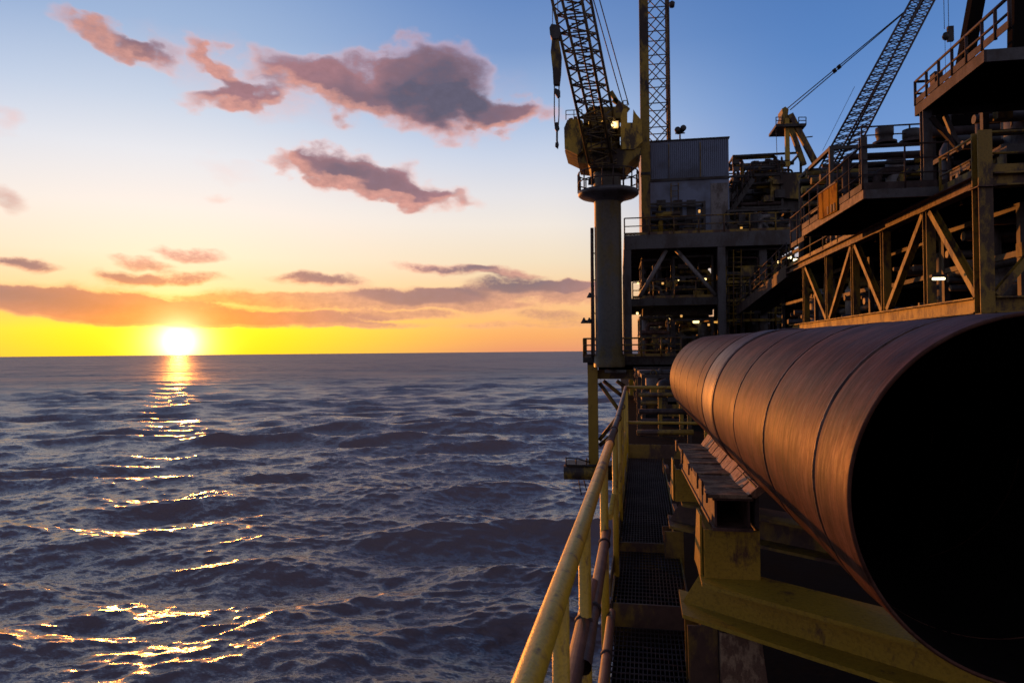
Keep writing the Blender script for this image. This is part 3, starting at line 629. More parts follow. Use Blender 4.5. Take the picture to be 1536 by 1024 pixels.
def crane_pedestal():
    Y = 41.0; c = at(913, 450, Y); r = (xf(933, Y) - xf(892.5, Y)) / 2; z0 = zf(535, Y, 913); z1 = zf(240, Y, 913)
    t = T('crane_pedestal', 'thick grey cylindrical pedestal holding up the yellow crane', 'pedestal', (c.x, Y, z0))
    k = r / .9
    MB().lathe((c.x, Y, 0), [(r*1.15, z0 - .6), (r*1.15, z0 + .02), (r, z0 + .05), (r, zf(303, Y)), (r*1.02, zf(302, Y)), (r*1.02, z1)], 40).build('column', 'pedestal', t)
    zp = zf(288, Y, 913); R = (xf(960, Y) - xf(866, Y)) / 2
    MB().lathe((c.x + .05, Y, 0), [(r, zp - .65), (R*.6, zp - .42), (R*.9, zp - .30), (R*.97, zp - .2), (R*.97, zp), (r, zp)], 32).build('ring_platform', 'grey', t)
    n = 18; up = Vector((0, 0, 1)); ring = [Vector((c.x + .05 + R*.97*cos(2*pi*i/n), Y + R*.97*sin(2*pi*i/n), zp)) for i in range(n + 1)]
    for h in (1.1, .55): MB().tube([p + up*h for p in ring], .04, 6).build('ring_rail', 'rust_dark', t)
    for i in range(n): MB().tube([ring[i], ring[i] + up*1.1], .04, 6).build('ring_post', 'rust_dark', t)
    b = MB(); b.tube([at(888, 300 + 42, Y), at(889, 540, Y)], .10, 8); o = b.build('ladder_rail', 'dark', t)
    b = MB(); b.bar(at(888.5, 366, Y), at(891, 532, Y), .14, .2); b.build('ladder_cage', 'rust_dark', t)
    for yy in (380, 420, 470, 510): MB().bar(at(888, yy, Y), at(895, yy, Y), .06, .06).build('bracket', 'dark', t)
    MB().bar(at(886, 277, Y), at(887, 268, Y), .3, .3).build('junction_box', 'dark', t)
M['pedestal'] = painted('grey_green_pedestal_paint', (.105, .09, .065), (.13, .09, .02), .44, .8, .5)
crane_pedestal()
for k, (px, py, s, lab) in enumerate(((884.5, 443, .30, 'round floodlight on the seaward side of the crane pedestal'), (876, 481, .34, 'outer of two cone floodlights sticking out from the pedestal'), (884, 481, .34, 'inner of two cone floodlights beside the pedestal ladder'))):
    p = at(px, py, 41); t = T('floodlight', lab, 'floodlight', p, 'floodlights on the crane pedestal')
    MB().lathe((p.x, p.y, p.z - s*.45), [(0, 0), (s*.62, 0), (s*.6, s*.12), (s*.2, s*.8), (.05, s), (0, s)], 14).build('housing', 'dark', t)
    q = at(892, py, 41); MB().tube([p, (q.x, q.y, p.z - .05)], .05, 6).build('arm', 'dark', t)

def pedestal_crane():
    Y = 41.0; c = at(906, 240, Y)
    t = T('pedestal_crane', 'yellow pedestal crane with its lattice boom leaning over the sea', 'crane', (c.x, Y, c.z))
    def poly(pts, y0, y1, name, mat): MB().prism([at(px, py, y0) for px, py in pts], (0, y1 - y0, 0)).build(name, mat, t)
    r = (xf(933, Y) - xf(892.5, Y)) / 2; cx = xf(913, Y)
    MB().lathe((cx, Y, 0), [(r*.95, zf(252, Y)), (r*1.15, zf(247, Y)), (r*1.55, zf(236, Y)), (r*1.55, zf(230, Y)), (0, zf(230, Y))], 32).build('slew_ring', 'dull_yellow', t)
    poly([(847, 223), (846, 192), (851, 180), (866, 178), (874, 181), (874, 226), (866, 232)], Y - 1.6, Y + 1.4, 'winch_house', 'crane')
    poly([(847, 226), (866, 235), (867, 244), (882, 246), (886, 252), (938, 252), (944, 243), (958, 232), (962, 222)], Y - 1.2, Y + 1.6, 'slew_base', 'dull_yellow')
    poly([(875, 226), (875, 176), (884, 160), (925, 160), (930, 181), (930, 226)], Y - .3, Y + 1.5, 'machinery_house', 'dull_yellow')
    poly([(931, 224), (931, 172), (935, 163), (941, 163), (941, 184), (950, 184), (950, 164), (955, 172), (962, 180), (964, 212), (952, 224)], Y - 1.3, Y + 1.5, 'engine_house', 'crane')
    poly([(922, 176), (922, 162), (928, 150), (934, 155), (936, 176)], Y - .4, Y + .6, 'gantry', 'old_yellow')
    for a_, b2 in (((916, 138), (936, 170)), ((920, 150), (943, 166))): MB().bar(at(*a_, Y), at(*b2, Y), .2, .25).build('gantry_strut', 'dull_yellow', t)
    poly([(881, 222), (881, 214), (912, 214), (912, 222)], Y - 2.2, Y - 1.8, 'cross_member', 'crane')
    poly([(884, 208), (884, 196), (908, 195), (908, 208)], Y - 1.9, Y - 1.5, 'cab', 'crane')
    MB().box(*(lambda p, q: (p.x, q.x, Y - 1.92, Y - 1.905, q.z, p.z))(at(886, 198, Y - 1.9), at(906, 206, Y - 1.9))).build('cab_window', 'black', t)
    # boom: foot pins in front of the house, rising toward us and out to sea
    f0, f1 = 39.0, 34.5
    A = [at(884, 246, f0), at(918, 244, f0), at(934, 246, f0 + 1.9), at(900, 248, f0 + 1.9)]
    Bq = [at(828, 0, f1), at(872, -4, f1), at(886, 0, f1 + 1.9), at(844, 4, f1 + 1.9)]
    B = [lerp(a, b2, 1.32) for a, b2 in zip(A, Bq)]
    lattice(t, A, B, 'boom', .085, .042, 13)
    MB().tube([lerp(A[0], A[2], .5), lerp(B[0], B[2], .5)], .05, 6).build('walkway_rail', 'boom', t)
    b = MB()
    for i in range(34):
        f = (i + .5) / 34; m = lerp(lerp(A[0], A[2], .5), lerp(B[0], B[2], .5), f); b.bar(m - Vector((.28, 0, .03)), m + Vector((.28, .1, -.03)), .05, .05)
    b.build('boom_ladder', 'boom', t)
    tip = lerp(B[0], B[2], .5)
    b = MB(); b.box(tip.x - .9, tip.x + .9, tip.y - .5, tip.y + .5, tip.z - .2, tip.z + .5); b.build('boom_head', 'boom', t)
    for s in (-.16, .16): MB().tube([at(939, 158, Y) + Vector((s, 0, 0)), lerp(A[2], B[2], .98) + Vector((s, 0, .2))], .03, 6).build('boom_pendant', 'rope', t)
    MB().lathe(at(921, 187, Y - 1.5), [(0, -.12), (.13, -.12), (.16, 0), (.13, .12), (0, .12)], 12, (0, -1, 0)).build('work_lamp', 'lamp', t)
    for px, py in ((885.5, 184), (902.5, 183)): MB().box(*(lambda p: (p.x - .13, p.x + .13, Y - .42, Y - .36, p.z - .08, p.z + .08))(at(px, py, Y - .4))).build('work_lamp', 'lamp_dim', t)
    MB().box(*(lambda p: (p.x - .17, p.x + .17, Y - 1.42, Y - 1.36, p.z - .2, p.z + .2))(at(923, 187, Y - 1.4))).build('lamp_panel', 'lamp_dim', t)
    railing('guardrail along the front walkway of the yellow crane base', [at(872, 224, Y - 2.3), at(932, 224, Y - 2.3)], .8, (.4,), .6, .03, 'dull_yellow', toe=False)
    railing('guardrail on the engine house roof of the yellow crane', [at(935, 164, Y - 1.2), at(941, 164, Y - 1.2)], .5, (.25,), .3, .025, 'dull_yellow', toe=False)
    rnd = random.Random(8)
    for k in range(16):
        px = rnd.uniform(876, 930); py = rnd.uniform(166, 226); p = at(px, py, Y - .35); w = rnd.uniform(.1, .5); h = rnd.uniform(.08, .3)
        MB().box(p.x - w, p.x + w, Y - .35 - rnd.uniform(.05, .5), Y - .301, p.z - h, p.z + h).build('machinery_panel', rnd.choice(('dull_yellow', 'crane', 'dark')), t)
    for k in range(7):
        px = rnd.uniform(848, 960); p = at(px, 181, Y); MB().box(p.x - .08, p.x + .08, Y - .1, Y + .1, p.z - .2, p.z + rnd.uniform(.1, .4)).build('roof_vent', 'dull_yellow', t)
    railing('thin guardrail on the roof edge of the yellow crane house', [at(849, 180, Y - 1.5), at(873, 179, Y - 1.5)], .55, (.3,), .6, .025, 'dull_yellow', toe=False)
    # hook block hanging from the boom head
    hy = tip.y; top = at(831, -130, hy)
    h = T('hook_block', 'long dark hook block hanging on wires beside the leaning crane boom', 'hook block', at(833, 120, hy))
    for dx in (-4, 4): MB().tube([Vector((at(833 + dx, 40, hy).x, hy, tip.z)), at(833 + dx, 44, hy)], .018, 6).build('hoist_wire', 'rope', h)
    def hp(pts, mat, name, th=.35): MB().prism([at(px, py, hy - th/2) for px, py in pts], (0, th, 0)).build(name, mat, h)
    hp([(825, 52), (824, 42), (827, 36), (834, 37), (839, 42), (841, 52), (836, 58), (828, 58)], 'dark', 'sheave_case', .5)
    hp([(828, 58), (826, 78), (829, 106), (830, 126), (839, 126), (841, 108), (842, 82), (838, 58)], 'dull_yellow', 'block_cheek', .34)
    for dx in (831.5, 838.5): MB().tube([at(dx, 126, hy), at(dx, 172, hy), at(dx + (1 if dx < 835 else -1), 190, hy)], .028, 6).build('sling_wire', 'rope', h)
    hp([(831, 138), (833, 132), (840, 136), (840, 144), (836, 146)], 'dark', 'swivel', .2)
    hp([(832, 184), (837, 183), (839, 192), (835, 198), (832, 193)], 'dark', 'shackle', .2)
    MB().tube([at(835.5, 197, hy), at(835.5, 212, hy), at(837, 217, hy), at(836, 223, hy), at(834, 220, hy), at(834.5, 214, hy)], .05, 8).build('hook', 'dark', h)
M['crane'] = painted('crane_yellow_paint', (.68, .43, .03), (.10, .06, .02), .43, 1.4, .5)
M['boom'] = painted('boom_paint', (.20, .13, .04), (.06, .035, .02), .45, 1.4, .55)
pedestal_crane()

def building():
    Y = 43.6; a, b2 = at(962, 214, Y), at(1093, 211, Y); z0 = ZU
    t = T('equipment_building', 'blue-grey windowless building clad in ribbed sheet on the upper deck', 'building', ((a.x + b2.x)/2, Y + 3, z0))
    b = MB(); n = 44; w = (b2.x - a.x) / n; zs = zf(268, Y); zt = a.z
    MB().box(a.x, b2.x, Y + .06, Y + 6, z0, zt - .003).build('wall', 'clad', t)
    for i in range(n): b.hexa([(a.x + w*i + w*.12, Y, zs), (a.x + w*i + w*.62, Y, zs), (a.x + w*i + w*.74, Y + .057, zs), (a.x + w*i, Y + .057, zs)], [(a.x + w*i + w*.12, Y, zt - .06), (a.x + w*i + w*.62, Y, zt - .06), (a.x + w*i + w*.74, Y + .057, zt - .06), (a.x + w*i, Y + .057, zt - .06)])
    b.build('ribbed_cladding', 'clad', t)
    MB().box(a.x - .06, b2.x + .06, Y - .06, Y + 6.06, zt, zt + .07).build('roof', 'dark', t)
    MB().box(a.x - .03, b2.x + .03, Y - .02, Y + .055, zs - .16, zs - .003).build('ledge', 'dark', t)
    MB().box(*(lambda p, q: (p.x, q.x, Y + .02, Y + .057, z0, p.z))(at(1066, 275, Y), at(1092, 300, Y))).build('door_panel', 'pale', t)
    for px in (985, 1010, 1030): MB().box(*(lambda p, q: (p.x, q.x, Y + .02, Y + .057, q.z, p.z))(at(px, 300, Y), at(px + 14, 330, Y))).build('louvre', 'dark', t)
    for px in (975, 1003, 1050): MB().bar((at(px, 220, Y).x, Y - .05, zs), (at(px, 220, Y).x, Y - .05, zt - .2), .05, .05).build('conduit', 'dull_yellow', t)
building()
def mast():
    Y = 47.5; x0, x1 = xf(972, Y), xf(1006, Y)
    t = T('lattice_mast', 'tall slim lattice mast rising behind the blue-grey building', 'mast', ((x0 + x1)/2, Y, ZU))
    zt = zf(-170, Y); d = x1 - x0
    A = [(x0, Y, ZU), (x1, Y, ZU), (x1 + .04, Y + d, ZU), (x0 + .04, Y + d, ZU)]; B = [(x, y, zt) for x, y, _ in A]
    lattice(t, A, B, 'boom', .075, .038, 15, zig=False, sides=(0, 2))
    lattice_side = MB()
    for k in range(26):
        z = ZU + (zt - ZU) * k / 26; lattice_side.tube([A[1][:2] + (z,), A[2][:2] + (z + .7,)], .03, 5)
    lattice_side.build('lacing', 'boom', t)
    MB().tube([(xf(1008.5, Y), Y - .05, ZU), (xf(1008.5, Y), Y - .05, zt)], .05, 6).build('cable_run', 'dark', t)
    c = at(967.5, 200, 42.6)
    t2 = T('steel_column', 'tall thick yellow-brown steel column standing in front of the lattice mast', 'column', (c.x, 42.6, ZU))
    MB().box(c.x - .27, c.x + .27, 42.4, 42.9, ZU, zf(-170, 42.6)).build('shaft', 'dull_yellow', t2)
    MB().box(c.x - .30, c.x + .30, 42.36, 42.94, zf(262, 42.6), zf(258, 42.6)).build('flange', 'dark', t2)
    MB().box(c.x - .34, c.x + .34, 42.3, 43.0, ZU + .004, ZU + .1).build('base_plate', 'dark', t2)
    MB().tube([at(1004, 7, 47), at(1008, 8, 47)], .04, 6).build('lamp_bracket', 'dark', t)
    MB().lathe(at(1008, 11, 47), [(0, 0), (.16, 0), (.2, .3), (.06, .42), (0, .42)], 10).build('mast_lamp', 'dark', t)
mast()
def roof_light():
    p = at(1020, 211, 44.5); q = at(1020, 197, 44.5); t = T('floodlight', 'pair of floodlights on a short pole on the building roof', 'floodlight', p)
    MB().tube([p, q + Vector((0, 0, .2))], .05, 8).build('pole', 'dark', t)
    for dx in (-.14, .16): MB().lathe((q.x + dx, q.y - .1, q.z + .05 + dx*.3), [(0, -.2), (.14, -.2), (.2, .12), (.17, .2), (0, .2)], 12, (dx, -.5, .2)).build('lamp_head', 'dark', t)
    MB().box(q.x - .3, q.x + .3, q.y - .05, q.y + .05, q.z - .16, q.z - .1).build('crossbar', 'dark', t)
roof_light()
# lamps inside the decks, with added tiny glows among them
for px, py, Y, w, h, mat, lab in ((980, 475, 46, .34, .07, 'lamp_white', 'short strip lamp glowing at the left under the middle deck'), (1004, 477, 45, .13, .07, 'lamp', 'small oval lamp glowing near the middle under the middle deck'),
        (1044, 482.5, 44, .2, .09, 'lamp', 'bright twin lamp glowing at the right under the middle deck'), (1074, 483, 44, .13, .06, 'lamp_dim', 'dim lamp beside the right grey column'), (1020, 419, 47, .15, .12, 'lamp', 'lamp glowing above the middle deck under the pale brace'),
        (1184, 386, 36, .09, .10, 'lamp_white', 'upper left of two round lamps glowing on the railed gangway'), (1193, 391, 35.5, .09, .10, 'lamp_white', 'lower right of two round lamps glowing on the railed gangway'),
        (1408, 418, 15.5, .13, .028, 'lamp_white', 'long white strip lamp shining behind the yellow truss'), (1049, 317, 43, .06, .1, 'lamp_dim', 'tiny lamp in front of the blue-grey building'),
        (983, 484, 46, .08, .1, 'lamp', 'small lamp below the left strip lamp'), (1190, 418, 43, .07, .07, 'lamp_dim', 'tiny dim lamp among the pipes under the gangway'),
        *[(a, b, 43.2, .07, .07, m, 'tiny warm glow among the dark pipes of the far decks, added for lamps and sunlit gaps') for a, b, m in ((957, 424, 'lamp'), (960, 436, 'lamp_dim'), (994, 425, 'lamp_dim'), (1058, 419, 'lamp'), (956, 470, 'lamp'), (1063, 487, 'lamp_dim'), (1022, 474, 'lamp_dim'), (1112, 342, 'lamp_dim'), (1146, 436, 'lamp_dim'), (1168, 393, 'lamp'))]):  # mostly added glows; those at the left stand in for sunlit gaps
    p = at(px, py, Y); t = T('deck_lamp', lab, 'lamp', p, 'lit lamps on the decks')
    MB().box(p.x - w*1.1, p.x + w*1.1, p.y - .03, p.y + .1, p.z + h + .003, p.z + h + .06).build('lamp_cover', 'dark', t)
    MB().lathe((p.x - w, p.y, p.z), [(0, 0), (h*.8, w*.08), (h, w*.25), (h, w*1.75), (h*.8, w*1.92), (0, w*2)], 12, (1, 0, 0)).build('lamp_glass', mat, t)

# ------------------------------------------------------------------ process equipment
def skid(label, x0, x1, y0, y1, z0, z1, seed, npipe=9, vessels=1, mats=('dark', 'dark', 'dull_yellow', 'grey'), frame='dark', rr=(.05, .16), cat='pipework', back=False, lane=None):
    rnd = random.Random(seed); t = T('pipe_skid', label, cat, ((x0+x1)/2, (y0+y1)/2, z0))
    b = MB(); s = .14
    for x in (x0, x1):
        for y in (y0, y1): b.bar((x, y, z0), (x, y, z1), s, s, (0, 1, 0))
    for z in (z0 + s/2, (z0+z1)/2, z1 - s/2):
        for y in (y0, y1): b.bar((x0 + s/2 + .002, y, z), (x1 - s/2 - .002, y, z), s*.9, s*.9)
        for x in (x0, x1): b.bar((x, y0 + s/2 + .002, z), (x, y1 - s/2 - .002, z), s*.9, s*.9)
    b.build('frame', frame, t)
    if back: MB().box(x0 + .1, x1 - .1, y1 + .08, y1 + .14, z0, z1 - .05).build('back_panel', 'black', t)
    def R(a, c): return rnd.uniform(a, c)
    for i in range(npipe):
        r = R(*rr); m = rnd.choice(mats); x, y, z = R(x0, x1), R(y0, y1), R(z0, z1); k = rnd.random(); e = r * 1.6
        if k < .4: P = [Vector((x, y, z0)), Vector((x, y, R(z0, z1) * .4 + z1 * .6))]; P.append(Vector((R(x0, x1), y, P[-1].z)))
        elif k < .7: P = [Vector((x0 - .1, y, z)), Vector((x, y, z)), Vector((x, y, R(z0, z1)))]; P.append(P[-1] + Vector(((x1 - x) * R(.3, 1), 0, 0)))
        elif k < .85: P = [Vector((x, y0 - .1, z)), Vector((x, y1, z)), Vector((x, y1, R(z0, z1)))]
        else: P = [Vector((x0 - .1, y, z)), Vector((x1 + .1, y, z))]
        Q = [P[0]]
        for a, c, d in zip(P, P[1:], P[2:]):             # rounded elbows
            u = (a - c); v = (d - c); eu = min(e, u.length * .45); ev = min(e, v.length * .45)
            if eu < 1e-3 or ev < 1e-3: continue
            u.normalize(); v.normalize(); Q += [c + u*eu, c + u*eu*.35 + v*ev*.35, c + v*ev]
        Q.append(P[-1]); p = MB().tube(Q, r, 10).build('pipe', m, t)
        if rnd.random() < .6:
            f = lerp(Q[0], Q[1], .6); d = (Q[1] - Q[0]); MB().lathe(f, [(r, -.06), (r*1.6, -.05), (r*1.6, .05), (r, .06)], 12, d).build('pipe_flange', m, p)
        if rnd.random() < .35:
            f = lerp(Q[0], Q[1], .4); MB().tube([f, f + Vector((0, -r*3, 0))], r*.35, 6).build('valve_stem', m, p); MB().lathe(f + Vector((0, -r*3, 0)), [(r*1.1, -.02), (r*1.3, 0), (r*1.1, .02), (r*.9, 0), (r*1.1, -.02)], 12, (0, 1, 0)).build('hand_wheel', 'dull_yellow', p)
    for i in range(vessels):
        r = R(.3, .55) * min(1, (x1 - x0) / 3); x = x0 + (x1 - x0) * (i + .5) / vessels + R(-.2, .2); y = R(y0 + r, y1 - r) if y1 - y0 > 2*r else (y0+y1)/2; h = (z1 - z0) * R(.5, .95)
        MB().lathe((x, y, z0), [(r*.8, 0), (r*.8, .25), (r, .3), (r, h - r*.5), (r*.85, h - r*.2), (r*.5, h), (r*.18, h + r*.05), (r*.18, h + r*.4), (0, h + r*.4)], 20).build('vessel', rnd.choice(('grey', 'dark', 'pale')), t)
    for i in range(rnd.randint(2, 4)):
        x, y, z = R(x0, x1), y0 - .02, R(z0, z1 - .5); w, h = R(.15, .4), R(.2, .6); MB().box(x - w, x + w, y - .25, y, z, z + h).build('control_box', rnd.choice(('dark', 'dull_yellow', 'grey')), t)
    return t
# under and on the far decks
skid('tangle of dark pipework at the left on the middle deck, dawn sky shining through', xf(966), xf(1012), 44, 48, ZM, ZM + 2.6, 21, 12, 1, rr=(.05, .13))
skid('dark pumps and pipework at the right on the middle deck under the pale brace', xf(1014), xf(1074), 43.5, 49, ZM, ZM + 2.7, 22, 12, 2)
skid('pipework and vessels at the left on the lower deck behind the pedestal', xf(962), xf(1010), 43.6, 48, ZL, ZL + 2.5, 23, 12, 2, ('dark', 'dull_yellow', 'rust', 'pale'))
skid('pipework and vessels at the right on the lower deck near the bright twin lamp', xf(1014), xf(1074), 43.6, 49, ZL, ZL + 2.3, 24, 12, 2, ('dark', 'dull_yellow', 'grey', 'pale'))
skid('equipment on the upper deck in front of the blue-grey building', xf(975), xf(1060), 42.5, 43.4, ZU, ZU + 2.0, 25, 10, 0, ('dull_yellow', 'dark', 'grey'))
skid('low pipework at the right on the upper deck beside the blue-grey building', xf(1098), xf(1196), 43, 48, ZU, ZU + 1.5, 26, 12, 3, ('dull_yellow', 'dark', 'pale'))
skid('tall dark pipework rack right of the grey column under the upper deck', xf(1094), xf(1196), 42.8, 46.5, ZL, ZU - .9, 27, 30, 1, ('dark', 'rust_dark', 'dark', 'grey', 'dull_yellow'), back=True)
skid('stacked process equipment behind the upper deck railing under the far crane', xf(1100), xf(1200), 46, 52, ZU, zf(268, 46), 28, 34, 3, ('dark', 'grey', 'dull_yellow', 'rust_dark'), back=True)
for py, lab in ((402, 'upper'), (430, 'middle'), (460, 'lower')):
    railing('%s of three dull yellow railings on the tall pipe rack' % lab, [(xf(1092), 42.6, zf(py + 22, 42.6, 1140)), (xf(1204), 42.6, zf(py + 22, 42.6, 1140))], 1.0, (.5,), 1.5, .04, 'dull_yellow', 'railings on the tall pipe rack')
def ladder(label, px, y0, y1, Y):
    a, b2 = at(px, y0, Y), at(px, y1, Y); t = T('ladder', label, 'ladder', a)
    for dx in (-.22, .22): MB().tube([a + Vector((dx, 0, 0)), b2 + Vector((dx, 0, 0))], .035, 6).build('side_rail', 'old_yellow', t)
    n = int((b2 - a).length / .3)
    for i in range(n): p = lerp(a, b2, (i + .5)/n); MB().tube([p - Vector((.22, 0, 0)), p + Vector((.22, 0, 0))], .02, 5).build('rung', 'dull_yellow', t)
ladder('yellowish ladder on the tall pipe rack right of the grey column', 1106, 490, 374, 42.5)
ladder('ladder at the right end of the tall pipe rack, near the gangway', 1170, 488, 374, 42.5)
ladder('ladder on the front of the blue-grey building', 1012, 345, 275, 43.4)
def stair():
    Y = 45.4; t = T('stairway', 'dark stairway with handrail climbing beside the grey building toward the far crane', 'stairs', at(1098, 300, Y))
    a, b2 = at(1098, 315, Y), at(1130, 268, Y); up = Vector((0, 0, 1.05))
    for dy in (0, .9):
        o = Vector((0, dy, 0)); MB().bar(a + o, b2 + o, .06, .3).build('stringer', 'dark', t)
        MB().tube([a + o + up, b2 + o + up, b2 + o + up + Vector((2.2, 0, 0))], .04, 6).build('handrail', 'rust_dark', t); MB().tube([a + o + up*.5, b2 + o + up*.5, b2 + o + up*.5 + Vector((2.2, 0, 0))], .03, 6).build('mid_rail', 'rust_dark', t)
        for i in range(5): MB().tube([lerp(a, b2, i/4) + o, lerp(a, b2, i/4) + o + up], .04, 6).build('post', 'rust_dark', t)
    for i in range(9): p = lerp(a, b2, (i + .5)/9); MB().box(p.x - .12, p.x + .12, Y + .04, Y + .86, p.z + .1, p.z + .13).build('tread', 'dark', t)
stair()

# ------------------------------------------------------------------ second crane, farther right
def far_crane():
    Y = 47.0; c = at(1205, 300, Y)
    t = T('lattice_crane', 'second crane with a yellow A-frame and a long lattice boom raised to the right', 'crane', (c.x, Y, c.z))
    def poly(pts, y0, y1, name, mat): MB().prism([at(px, py, y0) for px, py in pts], (0, y1 - y0, 0)).build(name, mat, t)
    poly([(1156, 296), (1156, 266), (1172, 262), (1226, 258), (1240, 268), (1240, 292), (1228, 300)], Y - 1, Y + 2, 'crane_house', 'dull_yellow')
    poly([(1166, 318), (1170, 300), (1226, 300), (1228, 318)], Y - .6, Y + 1.6, 'slew_base', 'dark')
    MB().lathe((c.x, Y + .8, 0), [(1.3, ZU), (1.3, zf(314, Y))], 24).build('pedestal', 'dark', t)
    for d in (0, 1.5):
        MB().bar(at(1181.5, 250, Y + d), at(1180, 178, Y + d), .26, .26, (0, 1, 0)).build('mast_leg', 'crane', t)
        MB().bar(at(1224, 246, Y + d), at(1185, 172, Y + d), .34, .34, (0, 1, 0)).build('back_leg', 'old_yellow', t)
        MB().bar(at(1206, 248, Y + d), at(1184, 186, Y + d), .3, .3, (0, 1, 0)).build('inner_leg', 'dull_yellow', t)
    poly([(1164, 190), (1164, 186), (1209, 185), (1209, 189)], Y - .4, Y + 1.8, 'top_platform', 'dark')
    for x0_, x1_ in ((1164, 1174), (1198, 1209)):
        for py in (176, 181): MB().tube([at(x0_, py, Y - .3), at(x1_, py, Y - .3)], .03, 6).build('platform_rail', 'dark', t)
        for px in (x0_, x1_): MB().tube([at(px, 188, Y - .3), at(px, 176, Y - .3)], .03, 6).build('rail_post', 'dark', t)
    poly([(1171, 186), (1172, 176), (1174, 170), (1173, 163), (1178, 160), (1183, 164), (1182, 172), (1190, 176), (1194, 186)], Y, Y + 1.2, 'mast_head', 'dull_yellow')
    for px in (1120, 1210, 1216): pass
    MB().bar(at(1209, 206, Y), at(1219, 205, Y), .06, .06).build('aerial_arm', 'dark', t)
    f0, f1 = 46.0, 44.0
    A = [at(1236, 240, f0), at(1262, 236, f0), at(1284, 228, f0 + 1.6), at(1256, 236, f0 + 1.6)]
    Bq = [at(1367, 0, f1), at(1382, 0, f1), at(1402, 0, f1 + 1.8), at(1385, 0, f1 + 1.8)]
    B = [lerp(a, b2, 1.30) for a, b2 in zip(A, Bq)]
    A = [lerp(a, b2, -.085) for a, b2 in zip(A, B)]
    lattice(t, A, B, 'boom_grey', .065, .03, 28)
    for s in (0, .35):
        p = at(1181 + s*12, 163 + s*6, Y + .5); q = lerp(A[0], B[0], .74) + Vector((0, s, 0))
        MB().tube([p, q], .035, 6).build('pendant_rope', 'rope', t)
        for f in (.42, .46): m = lerp(p, q, f); MB().lathe(m - (q - p).normalized()*.15, [(0, 0), (.08, .05), (.08, .25), (0, .3)], 8, q - p).build('rope_socket', 'rope', t)
    MB().tube([at(1164, 188, Y), at(1166, 250, Y)], .02, 5).build('hanging_rope', 'rope', t)
    MB().tube([at(1282, 130, Y), at(1234, 226, Y)], .014, 5).build('stay_rope', 'rope', t)
    tip = lerp(B[0], B[2], .5); hy = tip.y
    for px in (1416.5, 1423): x = at(px, 40, hy).x; MB().tube([(x, hy, tip.z + 1), (x, hy, at(px, 44, hy).z)], .018, 5).build('hoist_rope', 'rope', t)
    MB().bar(tip, (at(1424, 0, hy).x, hy, tip.z + 1), .3, .3).build('boom_jib', 'boom_grey', t)
    p = at(1418.5, 58, hy); h = T('hook_ball', 'small dark hook ball hanging on thin ropes from the far crane boom', 'hook block', p)
    MB().lathe(p, [(0, -.15), (.16, -.02), (.2, .14), (.12, .34), (0, .4)], 12).build('ball', 'dark', h); MB().box(p.x + .1, p.x + .42, hy - .1, hy + .1, p.z - .2, p.z + .7).build('sheave_plate', 'dark', h)
    for dx in (-.04, .28): MB().tube([(p.x + dx, hy, p.z), (p.x + dx, hy, p.z - 3.2)], .012, 5).build('tag_line', 'rope', h)
M['boom_grey'] = painted('grey_boom_paint', (.10, .085, .09), (.06, .045, .045), .42, 1.4, .5)
far_crane()

skid('yellow-brown machinery crowded round the foot of the second crane', xf(1132), xf(1250), 48.6, 52, zf(300, 48.6), zf(238, 48.6), 29, 34, 3, ('dull_yellow', 'dark', 'old_yellow', 'grey'))
